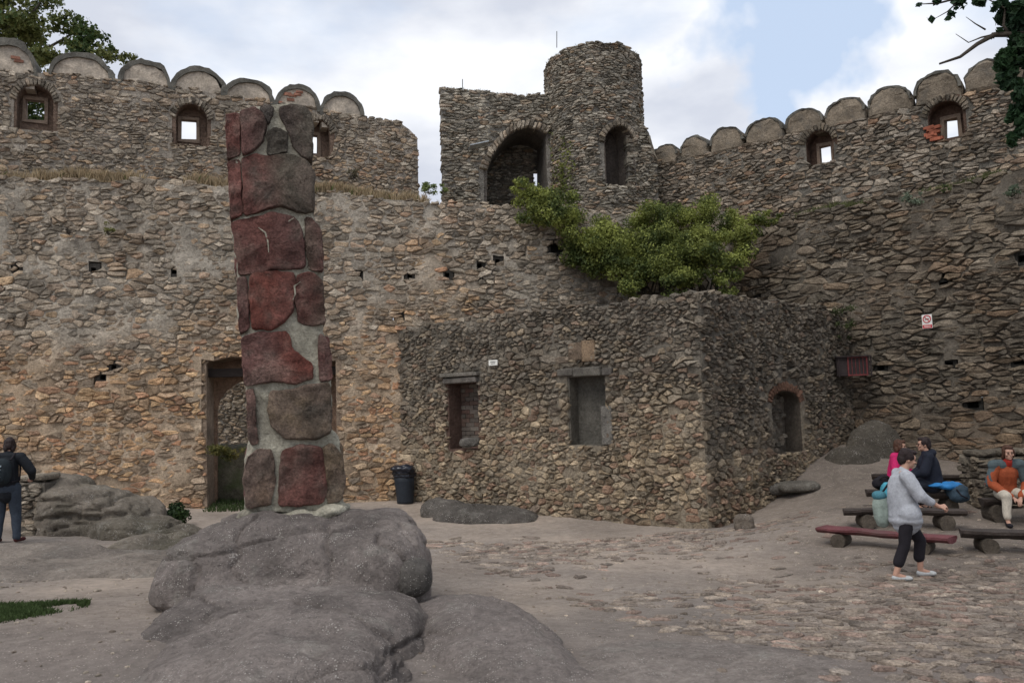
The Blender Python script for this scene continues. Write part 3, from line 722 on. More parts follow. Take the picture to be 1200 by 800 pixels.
MT.field(W2, ar[0][0]-.1, ar[1][0]+.1, lambda u: 5.2, lambda u: float(np.interp(u, [p[0] for p in ar[:1:-1]], [p[1] for p in ar[:1:-1]])), .28, .095, lambda u, v: tT(u, v)*.7, gap=.01, relief=.05, opens=[hl], big=.1, deep=.03)
# left flank of the wing, so it has its thickness
# footing of the tower spreading to the right parapet
WF = Wall(at(736, 190, 23.9), at(770, 200, 24.1))
topF = topline(WF, [(736, 140), (752, 143), (760, 152), (765, 168), (768, 190), (775, 192)], .03, 9)
core('buttress_core', WF, 0, WF.L*1.0, lambda u: 5.0, lambda u: topF(u)-.05, .8, mT, root, g=.1)
MT.field(WF, 0, WF.L, lambda u: 5.2, topF, .26, .09, tT, gap=.01, relief=.06, big=.1, tilt=.3)
MT.finish()
# sheet-metal canopy scrap and rods on the heads
V, F = boxg(at(561, 170, 23.6), (.55, .35, .03), .2); V[:, 2] += (V[:, 0]-V[:, 0].mean())*.25
mesh('metal_flashing', V, F, mat('dull metal', col=(.35, .37, .38), rough=.4, metal=.6), root)
for (x, y0, y1, d) in [(652.5, 37, 56, 24.6), (542, 93, 106, 24.2)]:
    V, F = tube([at(x, y1, d), at(x, y0, d)], .014, 6); o = mesh('lightning_rod', V, F, mat('rod', col=(.12, .12, .12), metal=.5, rough=.5))
    tagt(o, 'thin metal rod standing on the rim of the round tower' if d > 24.4 else 'short thin rod standing on the low wing left of the round tower', 'rod')

# ------------------------------------------------------------------ low building in the corner
cL, cC, cR = at(470, 485, 20.25), at(824, 480, 15.6), at(996, 430, 19.5)
B1 = Wall(cL, cC); B2 = Wall(cC, cR)
root = thing('stone_building', 'low roofless rubble building with two blind windows in the corner of the courtyard', 'building', (cC[0], cC[1]+1.5, -.6))
MH = Masonry(root)
topB1 = topline(B1, [(470, 386), (500, 380), (560, 371), (620, 364), (700, 356), (760, 348), (820, 341), (840, 341)], .035, 6)
topB2 = topline(B2, [(815, 342), (835, 341), (880, 350), (940, 357), (990, 362), (1010, 364)], .045, 7)
TOPG = [(.145, .13, .112), (.11, .10, .086), (.18, .162, .138), (.13, .112, .093)]
BTAN = [(.30, .24, .17), (.26, .215, .16), (.34, .28, .205), (.23, .18, .13), (.25, .17, .125), (.21, .18, .14)]
def wH(u, v): return float(np.clip(.88-(v-.6)*.33+.35*n2d(u, v, .6, 3, 3), .03, .95))
def tH(u, v): return mixtint(wH(u, v), TOPG, BTAN)*1.15
def mH(u, v): k = wH(u, v); return np.array([.20, .18, .15])*(1-k)+np.array([.38, .315, .235])*k
n1_ = rectpx(B1, 526, 561, 449, 526); n2_ = rectpx(B1, 668, 710, 441, 521)
l1 = rectpx(B1, 521, 562, 438, 450); l2 = rectpx(B1, 655, 719, 429, 443)
nr = archpx(B2, 908, 941, 458, 532, .2)
exr = voussoirs(MH, B2, nr, lambda u, v: np.array((.23, .13, .09))*RNG.uniform(.7, 1.2), depth=.20, relief=.03, narrow=.07)
core('mortar_core', B1, 0, B1.L, lambda u: -1.2, lambda u: topB1(u)-.05, .75, mH, root, opens=[n1_, n2_], g=.13)
core('mortar_core', B2, .02, B2.L, lambda u: -1.2, lambda u: topB2(u)-.05, .75, lambda u, v: mH(u, v+.7)*.95, root, opens=[nr], g=.13)
MH.field(B1, 0, B1.L-.02, lambda u: -1.2, topB1, .21, .115, tH, gap=.014, relief=.046, keep=.97, opens=[n1_, n2_, l1, l2], big=.25, tilt=.32, reliefn=.5)
MH.field(B2, 0.02, B2.L, lambda u: -1.2, topB2, .20, .12, lambda u, v: mixtint(wH(u, v+1.0), TOPG, BTAN)*.98, gap=.015, relief=.050, keep=.95, opens=[exr], big=.25, tilt=.35, reliefn=.5)
MH.finish()
def brick_back(W, r, depth, tints, bh=.085, bw=.24, whole=True, root=root):
    u0, v0 = r[0]; u1, v1 = r[2]; v = v0; row = 0
    while v < v1-.02:
        u = u0-(row % 2)*bw/2
        while u < u1:
            a, b = max(u, u0)+.005, min(u+bw-.008, u1)
            if b-a > .04:
                c = W.S((a+b)/2, v+bh/2, -depth+.02); V, F = boxg(c, (b-a, .06, min(bh, v1-v)-.01), math.atan2(W.t[1], W.t[0]), .004)
                mesh('brick', V, F, M_BRICK, root, origin=V.mean(axis=0), tint=np.array(tints[RNG.integers(len(tints))])*RNG.uniform(.7, 1.2))
            u += bw
        v += bh; row += 1
reveal('niche_cheeks', B1, n1_, .5, root, M_MORTAR, (.15, .095, .075), closeback=(.13, .10, .085))
brick_back(B1, n1_, .5, [(.13, .08, .065), (.11, .075, .06), (.12, .10, .085), (.14, .12, .10)], .1, .26)
reveal('niche_cheeks', B1, n2_, .34, root, M_MORTAR, (.16, .145, .12), closeback=(.15, .14, .12))
reveal('niche_cheeks', B2, nr, .40, root, M_MORTAR, (.12, .10, .08), closeback=(.20, .17, .135))
for k in range(46):
    u_ = RNG.uniform(nr[0][0]+.08, nr[1][0]-.08); v_ = RNG.uniform(nr[0][1], nr[5][1]-.1); q_ = B2.S(u_, v_, -.36); V, F = ell(q_, (.11, .05, .055), .6, sub=1, rz=math.atan2(B2.t[1], B2.t[0])); mesh('stone', V+RNG.normal(0, .008, V.shape), F, M_STONE, root, origin=q_, tint=pick(TOPG)*1.1)
def block_on(W, r, w0, w1, name, tint, root, m=M_BLOCK, jit=.012, bevel=.02):
    (a, b), (c, d) = r[0], r[2]; V, F = boxg(W.S((a+c)/2, (b+d)/2, (w0+w1)/2), (c-a, w1-w0, d-b), math.atan2(W.t[1], W.t[0]), jit)
    o = mesh(name, V, F, m, root, origin=V.mean(axis=0), tint=tint); bev(o, bevel); return o
block_on(B1, rectpx(B1, 520, 563, 437, 441.5), -.1, .16, 'lintel_slab', (.23, .21, .18), root)
block_on(B1, rectpx(B1, 522, 561, 442.5, 449), -.1, .12, 'lintel_slab', (.20, .18, .16), root)
block_on(B1, rectpx(B1, 655, 673, 432, 441), -.1, .09, 'lintel_block', (.17, .155, .135), root)
block_on(B1, rectpx(B1, 674, 706, 430, 441), -.1, .11, 'lintel_block', (.19, .175, .15), root)
block_on(B1, rectpx(B1, 707, 719, 431, 440), -.1, .08, 'lintel_block', (.15, .135, .12), root)
block_on(B1, rectpx(B1, 683, 699, 399, 424), -.05, .07, 'facing_block', (.33, .235, .155), root)
block_on(B1, rectpx(B1, 667, 683, 402, 422), -.05, .06, 'facing_block', (.24, .18, .13), root)
block_on(B1, rectpx(B1, 706, 718, 476, 521), -.05, .05, 'jamb_block', (.23, .215, .19), root)
V, F = ell(B1.S(*B1.uv(551, 518), .0), (.26, .2, .11), .8, sub=2); mesh('sill_stone', V+.015*fbm(V, 6, 2)[:, None], F, M_BLOCK, root, tint=(.20, .185, .165))

# ------------------------------------------------------------------ paving stones pressed into the earth
G = Gnd(); MG = Masonry(ground, 'paving_stone', 'small_paving_stones', m=M_STONE)
def tG(u, v):
    k = np.clip((u-2.2)/4, 0, 1); c = pick([(.27, .23, .195), (.24, .205, .18), (.33, .285, .245), (.28, .215, .185), (.25, .22, .195)])
    return c*np.array([1.08, 1.07, 1.08])*(1-.22*k)
seeds = []
for v in np.arange(5.2, 15.2, .135):
    for u in np.arange(-1.4, 7.8, .20): seeds.append((u+RNG.uniform(-.1, .1), v+RNG.uniform(-.06, .06)))
S_ = np.array(seeds); spx, spy, sdd = proj(np.c_[S_, gz(S_[:, 0], S_[:, 1])])
for (s_, P, px, py) in zip(seeds, cells(seeds, 1.35, .40), spx, spy):
    if P is None: continue
    u, v = s_
    dens = .55+.9*n2d(u, v, .55, 3, 3)
    front = 760+(px-820)*.25 if px < 960 else 2000
    if px < 960 and py > np.interp(px, [500, 640, 760, 830, 900, 960], [640, 700, 735, 752, 768, 800]): continue
    if py < 622 or (px > 930 and py < 650 and RNG.random() < .8): dens -= .5
    if 560 < px < 900 and 655 < py < 735: dens -= .55*(1-(px-560)/500)
    if px > 830 and py > 690: dens += .35
    if RNG.random() > np.clip(dens, 0, .93): continue
    MG.add(G, P, tG(u, v), relief=RNG.uniform(.008, .026), gap=.026, bury=.03, rough=.006, tilt=.10)
MG.finish(parent=ground)
# pebbles scattered over the earth
A = Acc()
for k in range(2600):
    u, v = RNG.uniform(-8, 8), RNG.uniform(4.5, 15); r = RNG.uniform(.006, .018)*(1+(RNG.random() < .06)*1.3)
    V, F = ell((u, v, 0), (r*1.3, r, r*.6), sub=1, rz=RNG.uniform(0, 3)); V[:, 2] += gz(np.array([u]), np.array([v]))[0]+r*.2; A.add(V, F, pick([(.33, .29, .25), (.24, .2, .17), (.40, .35, .30)]))
A.build('pebbles', M_STONE, None, kind='stuff', label='small pale pebbles scattered over the courtyard earth', origin=(0, 0, 0))['category'] = 'gravel'

# ------------------------------------------------------------------ rocks
def rock(name, prims, label, voxel=.04, amp=.06, fr=1.2, tint=(.2, .18, .165), tint2=None, m=None, cat='rock', crack=0.0, root=None, strata=0.0, group=None, flat=0.0, lic=.3):
    V, F, Nn = fuse(prims, voxel, 3)
    V = V+Nn*(amp*fbm(V, fr, 6, .58))[:, None]
    if strata:
        s = np.abs(fbm(V*[.35, .35, 2.4], 1.6, 3)); V = V-Nn*(strata*np.exp(-(s/.10)**2))[:, None]
    if crack:
        s = np.abs(fbm(V+31, .9, 3)); V = V-Nn*(crack*np.exp(-(s/.035)**2))[:, None]
    k = np.clip(.5+.8*fbm(V, 1.1, 3), 0, 1)[:, None]; t2 = np.array(tint)*.72 if tint2 is None else np.array(tint2)
    T = np.array(tint)*k+t2*(1-k)
    lich = np.clip((fbm(V+5, 4.5, 5, .65)-.62)*5, 0, 1)[:, None]*lic; T = T*(1-lich)+np.array([.36, .34, .30])*lich
    o = mesh(name, V, F, m or M_ROCK, root, tint=T, smooth=True, origin=(V[:, 0].mean(), V[:, 1].mean(), V[:, 2].min()) if root is None else None)
    if root is None: tagt(o, label, cat, group)
    return o
big = rock('boulder', [
    ell((-2.12, 8.5, -.02), (1.17, 1.10, .82), .50), ell((-1.50, 8.1, .02), (.60, .75, .70), .58), ell((-2.68, 8.2, -.02), (.68, .9, .74), .6),
    ell((-2.02, 6.95, -.44), (1.10, 1.2, .74), .62, rz=.05), ell((-1.36, 6.10, -.44), (.72, 1.15, .82), .64, rz=-.10),
    ell((-2.46, 7.3, -.42), (.54, .80, .76), .7), ell((-1.30, 5.2, -.47), (.72, 1.0, .82), .7), ell((-1.90, 5.9, -.50), (.80, 1.15, .78), .65)],
    'big grey speckled granite boulder carrying the red sandstone pillar', voxel=.028, amp=.058, fr=1.25, tint=(.30, .258, .235), tint2=(.20, .172, .157), strata=.06, crack=.05)
rock('rock_tongue', [ell((-.28, 6.5, -.60), (.74, 2.3, .78), .85, rz=.26), ell((.15, 5.6, -.62), (.7, 1.6, .66), .85, rz=.35), ell((.0, 6.1, -.16), (.20, .36, .16), .8, rz=.3)],
    'low smooth granite hump running down to the right of the big boulder', voxel=.032, amp=.04, fr=1.5, tint=(.32, .275, .25), tint2=(.25, .215, .197), strata=.03, crack=.03)
rock('wedged_stone', [ell(at(487, 676, 7.55), (.15, .18, .15), .7)], 'small grey stone wedged against the right side of the big boulder', voxel=.02, amp=.02, fr=4, tint=(.17, .155, .14))
rock('bedrock_slab', [ell((.95, 4.9, gzs(1.2, 6.0)-.20), (1.15, 1.75, .27), .55, rz=-.32)],
    'worn flat slab of bedrock at the bottom edge with a broken rim beside the paving', voxel=.035, amp=.02, fr=1.0, tint=(.33, .285, .255), tint2=(.29, .25, .225), crack=.02)
rock('bedrock_slab', [ell(at(60, 668, 10.6)+[0, 0, -.12], (1.9, .9, .22), .8, rz=.15), ell(at(150, 655, 12.2)+[0, 0, -.12], (1.3, .8, .2), .8), ell(at(20, 650, 12.2)+[0, 0, -.1], (1.2, .8, .22), .8)],
    'pale flat bedrock at the far left, in front of the person with the backpack', voxel=.05, amp=.05, fr=1.2, tint=(.31, .265, .225), tint2=(.22, .19, .165), strata=.04)
rock('rock_outcrop', [ell(at(120, 602, 15.8)+[0, 0, -.1], (1.05, .8, .52), .42, ry=.24), ell(at(65, 592, 16.2)+[0, 0, 0], (.55, .7, .58), .42, ry=.14), ell(at(175, 622, 15.4)+[0, 0, -.1], (1.0, .8, .35), .7, ry=.2), ell(at(200, 640, 13.6)+[0, 0, -.12], (1.0, .8, .28), .7)],
    'grey stratified outcrop with mossy sloping top at the foot of the left wall', voxel=.045, amp=.06, fr=1.8, tint=(.25, .215, .175), tint2=(.14, .125, .095), strata=.12, crack=.05, cat='rock')
rock('rock_outcrop', [ell(at(570, 600, 17.6)+[0, 0, -.26], (1.15, .75, .42), .75, ry=.08), ell(at(520, 592, 18.2)+[0, 0, -.15], (.5, .4, .3), .8)],
    'low dark rounded rock at the foot of the low building, right of the litter bin', voxel=.045, amp=.06, fr=1.5, tint=(.145, .13, .115))
rock('rock_outcrop', [ell(at(1030, 522, 18.3)+[0, .2, -.25], (.72, .6, .80), 1.15), ell(at(1000, 535, 18.2)+[0, 0, -.25], (.7, .6, .45), 1.0), ell(at(1062, 538, 18.1)+[0, 0, -.25], (.65, .5, .38), 1.0)],
    'dark cone-shaped rock leaning against the right wall below the metal lantern cage', voxel=.05, amp=.06, fr=1.5, tint=(.12, .105, .085), lic=0)
rock('flat_stone', [ell(at(905, 572, 17.3), (.55, .35, .12), .6)], 'flat grey slab at the foot of the building, left of its companion slab', voxel=.03, amp=.02, fr=3, tint=(.16, .145, .125))
rock('flat_stone', [ell(at(935, 570, 17.0), (.42, .3, .10), .6)], 'smaller flat slab lying on the earth toward the benches', voxel=.03, amp=.02, fr=3, tint=(.18, .165, .14))
p = at(872, 613, 14.6); rock('loose_stone', [ell(p, (.17, .15, .16), .65)], 'loose pale squared stone lying on the ground at the building corner', voxel=.02, amp=.02, fr=4, tint=(.27, .225, .18))
rock('mossy_block', [ell(WA.S(*WA.uv(275, 555), -1.6)+[0, 0, -.1], (1.3, .5, .75), .55)], 'dark mossy block filling the lower part of the doorway', voxel=.05, amp=.05, fr=2, m=M_MOSS)

# low dry-stone pieces
def drystone(name, x0, x1, ytop, d, label, cat, h0=-.3, tints=GREY, thick=.6, sw=.28, sh=.12, tr=1.0):
    a, b = at(x0, ytop, d), at(x1, ytop, d); W = Wall(a, b); zt = (a[2]+b[2])/2; r = thing(name, label, cat, (*W.S(W.L/2, 0, 0)[:2], gzs(*W.S(W.L/2, 0, 0)[:2])))
    M = Masonry(r); tp = lambda u: zt+.03*n2d(u, 0, 2); core('rubble_core', W, 0, W.L, lambda u: h0-.4, lambda u: tp(u)-.04, thick, lambda u, v: np.array(tints[0])*.7*tr, r, g=.1)
    M.field(W, 0, W.L, lambda u: h0-.4, tp, sw, sh, lambda u, v: pick(tints)*tr, gap=.012, relief=.05, big=.1, tilt=.3)
    Wl = Wall(W.S(0, 0, -thick)[:2], W.S(0, 0, 0)[:2]); Wl.n = -W.t
    M.field(Wl, 0, Wl.L, lambda u: h0-.4, tp, sw, sh, lambda u, v: pick(tints)*tr, gap=.012, relief=.04, tilt=.3)
    for k in range(int(W.L/.4)+1):
        c = W.S((k+.5)*W.L/(int(W.L/.4)+1), zt+.03, -thick/2); V, F = ell(c, (W.L/(int(W.L/.4)+1)*.52, thick*.55, .06), .55, sub=2, rz=math.atan2(W.t[1], W.t[0]))
        mesh('cap_slab', V+.02*fbm(V, 4, 2)[:, None], F, M_STONE, r, origin=c, tint=pick(tints)*tr*1.1)
    M.finish(); return r
drystone('stone_pier', 18, 52, 562, 15.2, 'short pier of stacked stones beside the person with the backpack', 'pier', 0, GREY, tr=1.0)
drystone('stone_pier', 1147, 1290, 531, 14.4, 'squat dry-stone pier with a grey cap behind the woman in the orange jacket', 'pier', -.3, DKG, tr=1.2)

# ------------------------------------------------------------------ the pillar
PY = 8.35
proot = thing('stone_pillar', 'tall leaning pillar of red sandstone blocks with grey mortar on the boulder', 'pillar', at(346, 597, PY+.4))
RED = (.225, .098, .082); RED2 = (.265, .092, .070); PURP = (.205, .105, .092); BRN = (.25, .185, .125); GRN = (.135, .12, .092); PNK = (.225, .16, .13)
MORT = (.40, .375, .30)
class PSurf(Wall):
    pass
a = at(265, 400, PY-.16); b = at(395, 400, PY+.14); PF = Wall(a, b)
def pblock(pts, tint, w=.055, depth=.30, tint2=None, lean=0, smoothc=.16, blend=None, hole=None):
    w = w*.5+.022; PX = np.array(pts, float); e_ = 1.3; nn = len(PX); ar_ = sum(PX[i][0]*PX[(i+1) % nn][1]-PX[(i+1) % nn][0]*PX[i][1] for i in range(nn)); sg = 1 if ar_ > 0 else -1
    off = []
    for i in range(nn):
        d1 = PX[i]-PX[i-1]; d2 = PX[(i+1) % nn]-PX[i]; m1 = np.array([d1[1], -d1[0]])/np.linalg.norm(d1); m2 = np.array([d2[1], -d2[0]])/np.linalg.norm(d2); m_ = (m1+m2); m_ /= max(np.linalg.norm(m_), .4)
        off.append(PX[i]+sg*m_*e_)
    P = np.array([PF.uv(*p) for p in off])
    # densify, soften corners and roughen
    D = []
    for i in range(len(P)):
        a, b = P[i], P[(i+1) % len(P)]; n = max(1, int(np.linalg.norm(b-a)/.035))
        for k in range(n): D.append(a+(b-a)*k/n)
    D = np.array(D)
    for _ in range(1): D = (np.roll(D, 1, 0)+2*D+np.roll(D, -1, 0))/4
    D = D+.006*np.stack([fbm(np.c_[D*26, D[:, :1]*0+3], 1, 2), fbm(np.c_[D*26, D[:, :1]*0+5], 1, 2)], -1)+.009*np.stack([fbm(np.c_[D*9, D[:, :1]*0+1], 1, 3), fbm(np.c_[D*9, D[:, :1]*0+7], 1, 3)], -1)
    c = D.mean(axis=0); n = len(D); rings = []
    for s, ww in [(1.0, -depth), (1.0, -.01), (1.0, w*.45), (.975, w*.8), (.94, w)]+[(q, w) for q in (.86, .76, .64, .5, .36, .2)]:
        Q = c+(D-c)*s; d_ = np.linalg.norm(D-c, axis=1)[:, None]
        if s < 1 and s > .9: Q = D-(D-c)/d_*(.005 if s > .95 else .014)
        ns = fbm(np.c_[Q*4.0, Q[:, :1]*0+tint[0]*90], 1, 5, .62)
        amp = .034 if s <= .94 else (.010 if ww > -.1 else 0)
        rings.append(PF.S(Q[:, 0], Q[:, 1], ww+amp*ns-.01))
    cen = PF.S(c[0], c[1], w)[None]; V = np.vstack(rings+[cen]); F = []; m = len(rings)
    for r in range(m-1):
        for k in range(n): k2 = (k+1) % n; F.append((r*n+k, r*n+k2, (r+1)*n+k2, (r+1)*n+k))
    for k in range(n): F.append(((m-1)*n+k, (m-1)*n+(k+1) % n, m*n))
    F.append(tuple(range(n))[::-1])
    T = np.tile(np.array(tint), (len(V), 1)); f = fbm(V, 3.0, 4)[:, None]; T = T*(1+.28*f)
    if tint2 is not None:
        uu = (V-np.append(PF.a, 0))[:, :2]@PF.t; cu = PF.uv(blend, 300)[0] if blend else c[0]; k = 1/(1+np.exp(-(uu-cu+.12*f[:, 0])*22))[:, None]; T = T*(1-k)+np.array(tint2)*(1+.25*f)*k
    dust = np.clip(fbm(V+13, 3.2, 5, .65)*.9+.22, 0, .85)[:, None]*.62; T = T*(1-dust)+np.array([.30, .225, .185])*dust
    dirt = np.clip(fbm(V+3, 5, 4)-.25, 0, 1)[:, None]*.9; T = T*(1-dirt)+np.array([.13, .115, .095])*dirt
    o = mesh('sandstone_block', V, F, M_BLOCK, proot, tint=T, smooth=True, origin=V.mean(axis=0)); return o
# front faces
pblock([(265, 134), (281, 133), (281, 183), (267, 186)], RED, w=.02)
pblock([(282, 132), (300, 126), (309, 134), (313, 150), (306, 168), (296, 178), (284, 184)], PURP, tint2=(.12, .09, .075), blend=304, w=.06)
pblock([(313, 155), (324, 150), (336, 156), (337, 180), (313, 181)], (.125, .11, .09), w=.075)
pblock([(304, 125), (318, 124), (320, 131), (314, 147), (308, 133)], (.14, .12, .105), w=.05)
pblock([(327, 126), (345, 124), (361, 127), (366, 150), (366, 188), (357, 186), (346, 176), (338, 156), (330, 140)], (.14, .105, .09), tint2=(.115, .10, .08), w=.05)
pblock([(267, 190), (281, 188), (284, 252), (271, 257)], RED, w=.02)
pblock([(284, 187), (300, 181), (312, 183), (345, 183), (360, 190), (368, 205), (368, 245), (357, 250), (330, 242), (310, 246), (286, 252)], RED, tint2=GRN, blend=322, w=.075)
pblock([(272, 262), (290, 256), (320, 250), (344, 254), (352, 268), (356, 285), (357, 315), (322, 315), (300, 320), (281, 322)], RED, w=.06, tint2=PURP)
pblock([(357, 254), (366, 255), (377, 275), (378, 300), (378, 318), (362, 317), (358, 285)], (.15, .11, .085), w=.035, tint2=PURP)
pblock([(277, 325), (288, 324), (292, 386), (281, 391)], PURP, w=.02)
pblock([(293, 324), (300, 320), (325, 318), (344, 320), (347, 340), (343, 365), (334, 377), (318, 386), (296, 386), (292, 350)], RED2, w=.07, tint2=RED, blend=330)
pblock([(348, 322), (366, 320), (378, 330), (380, 378), (365, 382), (350, 376), (346, 350)], RED, w=.05, tint2=(.16, .105, .08))
pblock([(283, 396), (305, 390), (335, 388), (341, 396), (340, 408), (356, 420), (366, 428), (367, 444), (345, 449), (318, 447), (287, 452)], PURP, w=.07, tint2=RED2, blend=325)
pblock([(374, 390), (382, 396), (388, 420), (388, 445), (376, 447), (373, 420)], PURP, w=.03)
pblock([(289, 457), (298, 456), (300, 490), (302, 520), (293, 521)], RED, w=.03)
pblock([(317, 460), (345, 455), (370, 450), (386, 449), (388, 480), (388, 508), (370, 514), (335, 513), (320, 500), (314, 480)], BRN, w=.08, tint2=(.17, .125, .09))
pblock([(290, 535), (300, 527), (318, 528), (323, 545), (320, 575), (318, 591), (289, 595), (286, 560)], PNK, w=.06, tint2=(.20, .135, .095))
pblock([(331, 528), (355, 521), (376, 523), (380, 550), (384, 575), (378, 590), (350, 592), (327, 593), (328, 565)], (.225, .105, .085), w=.075, tint2=(.20, .09, .075), blend=350)
pblock([(378, 523), (390, 520), (402, 535), (404, 570), (399, 586), (384, 590), (384, 560), (380, 540)], BRN, w=.045)
# mortar body following the same outline
outl = [(266, 132), (300, 123), (345, 122), (364, 127), (368, 190), (367, 245), (378, 280), (379, 330), (382, 385), (389, 420), (389, 500), (400, 522), (405, 560), (406, 600), (284, 602), (286, 540), (291, 500), (286, 440), (279, 380), (274, 310), (270, 250), (266, 190)]
P = np.array([PF.uv(*p) for p in outl]); vs = np.linspace(P[:, 1].min(), P[:, 1].max(), 150)
def edges(v):
    xs = []
    for i in range(len(P)):
        (x0, y0), (x1, y1) = P[i], P[(i+1) % len(P)]
        if (y0-v)*(y1-v) <= 0 and y0 != y1: xs.append(x0+(v-y0)*(x1-x0)/(y1-y0))
    return min(xs), max(xs)
V = []; nseg = 72; PD = .80
for v in vs:
    a, b = edges(min(max(v, vs[0]+.02), vs[-1]-.01)); a += .015; b -= .015; c = (a+b)/2; r = (b-a)/2
    for k in range(nseg):
        t = 2*math.pi*k/nseg; e = .28; cu, su = math.cos(t), math.sin(t)
        uu = c+r*(1 if su >= 0 else .95)*np.sign(cu)*abs(cu)**e; ww = -PD/2+(PD/2)*np.sign(su)*abs(su)**e
        V.append(PF.S(uu, v, ww))
V = np.array(V); V = V+.022*fbm(V, 6, 5, .6)[:, None]; F = []
for j in range(len(vs)-1):
    for k in range(nseg): k2 = (k+1) % nseg; F.append((j*nseg+k, j*nseg+k2, (j+1)*nseg+k2, (j+1)*nseg+k))
F += [tuple(range(nseg))[::-1], tuple((len(vs)-1)*nseg+k for k in range(nseg))]
M_PM = mat('grey repair mortar', col=MORT, bump=1.0, bscale=14, vary=.35, vscale=3, bdist=.05, streak=(.19, .17, .135))
mesh('mortar_core', V, F, M_PM, proot, smooth=True)
# the faces turned from the camera
vcuts = [PF.uv(340, y)[1] for y in (597, 518, 452, 388, 320, 252, 184, 126)]
for i in range(7):
    va, vb = vcuts[i]+.02, vcuts[i+1]-.02; a, b = edges((va+vb)/2); c = (a+b)/2
    for nm, uu, ww, su, sw_ in (('side', a+.20, -PD/2-.04, .38, PD*.80), ('side', b-.20, -PD/2-.04, .38, PD*.80), ('back', c, -PD+.12, (b-a)*.9, .33)):
        if i == 0 and nm == 'side': pass
        off = .0
        V, F = ell(PF.S(uu, (va+vb)/2, ww), (su/2+.012, sw_/2, (vb-va)/2), .30, sub=4, rz=math.atan2(PF.t[1], PF.t[0]))
        V = V+.012*fbm(V, 5, 3)[:, None]; mesh('sandstone_block', V, F, M_BLOCK, proot, origin=V.mean(axis=0), tint=np.array([RED, PURP, BRN, RED2][(i+int(uu*3)) % 4]), smooth=True)
for pts in ([(303, 268), (311, 274), (314, 284), (315, 297)], [(344, 257), (336, 262), (335, 274), (338, 291)], [(352, 331), (345, 336), (346, 346), (343, 352)]):
    V, F = tube([PF.S(*PF.uv(*q), .052) for q in pts], [.004, .010, .009, .004], 6); mesh('mortar_vein', V, F, M_PM, proot)
# dark box standing in for shade inside a square hole, second block
V, F = boxg(PF.S(*PF.uv(350, 222), .035), (.045, .05, .045)); mesh('socket_shade', V, F, M_DARK, proot)
V, F, _ = fuse([ell(at(346, 600, PY+.35), (.55, .47, .06), .7), ell(at(305, 598, PY+.1), (.2, .16, .05), .9), ell(at(390, 597, PY+.1), (.14, .2, .07), .9)], .025, 3)
mesh('mortar_collar', V+.045*fbm(V, 5, 4)[:, None], F, M_PM, proot, smooth=True)

# ------------------------------------------------------------------ foliage
def leafs(P, Nn, size, tints, asp=.62, jitter=.9, fold=.25):
    n = len(P); Nn = Nn+RNG.normal(0, jitter, (n, 3)); Nn /= np.linalg.norm(Nn, axis=1)[:, None]+1e-9
    r = RNG.normal(0, 1, (n, 3)); a = np.cross(Nn, r); a /= np.linalg.norm(a, axis=1)[:, None]+1e-9; b = np.cross(Nn, a)
    s = (size*RNG.uniform(.55, 1.3, n))[:, None]; 
    V = np.stack([P-a*s*.5, P+b*s*.5*asp+Nn*s*fold*.3, P+a*s*.5, P-b*s*.5*asp+Nn*s*fold*.3], 1).reshape(-1, 3)
    F = (np.arange(n)[:, None]*4+np.array([0, 1, 2, 3])).tolist(); T = np.repeat(tints, 4, axis=0); return V, F, T
def cloud(blobs, n, shell=.35):
    """points through the outer part of a set of ellipsoids"""
    B = np.array([b[0] for b in blobs]); Rr = np.array([b[1] for b in blobs]); wt = (Rr.prod(axis=1))**.66; i = RNG.choice(len(B), n, p=wt/wt.sum())
    d = RNG.normal(0, 1, (n, 3)); d /= np.linalg.norm(d, axis=1)[:, None]; rr = 1-shell*RNG.random(n)**1.5
    return B[i]+d*Rr[i]*rr[:, None], d, i
def greens(n, P, pal, fr=1.2, sp=.25):
    k = np.clip(.5+.7*fbm(P, fr, 3)+RNG.normal(0, sp, n), 0, 1)[:, None]; return np.array(pal[0])*(1-k)+np.array(pal[1])*k*RNG.uniform(.85, 1.15, (n, 1))
def sub_blobs(px, py, d, r, n, flat=.8):
    c = at(px, py, d); out = []
    for _ in range(n):
        q = RNG.normal(0, 1, 3); q /= np.linalg.norm(q); q *= RNG.random()**.4; rr = r*RNG.uniform(.25, .5); out.append((c+q*r*np.array([1, .7, flat]), np.array([rr, rr, rr*.75])))
    return out
# ivy / bush spilling over the corner
blobs = []
for (x, y, d, r, n) in [(622, 228, 20.35, .45, 9), (640, 238, 20.35, .6, 12), (628, 252, 20.35, .5, 8), (662, 258, 20.35, .75, 14), (690, 275, 20.35, .8, 16), (700, 300, 20.35, .7, 14), (722, 288, 20.35, .9, 18), (735, 315, 20.2, .6, 12), (745, 332, 19.8, .55, 12),
                        (770, 262, 20.8, .75, 14), (765, 295, 20.4, .85, 18), (790, 310, 20.0, .8, 14), (800, 262, 20.9, .6, 12), (830, 262, 20.6, .8, 16), (820, 295, 20.0, .85, 16), (850, 285, 20.1, .65, 14), (850, 318, 19.7, .5, 10), (865, 262, 20.5, .55, 10), (890, 262, 20.4, .4, 7), (905, 258, 20.3, .25, 6), (915, 254, 20.2, .14, 4), (612, 222, 20.35, .3, 6), (855, 338, 19.4, .3, 6), (800, 335, 19.3, .5, 8)]:
    blobs += sub_blobs(x, y, d, r, n)
P, d, i = cloud(blobs, 95000, .95); ivr = thing('ivy', 'mass of yellow-green ivy spilling over the wall corner below the tower', 'ivy', at(760, 340, 20.5))
T = greens(len(P), P, [(.06, .085, .025), (.27, .30, .075)], 2.4); V, F, T = leafs(P, d, .070, T); mesh('foliage', V, F, M_LEAF, ivr, tint=T)
A = Acc()
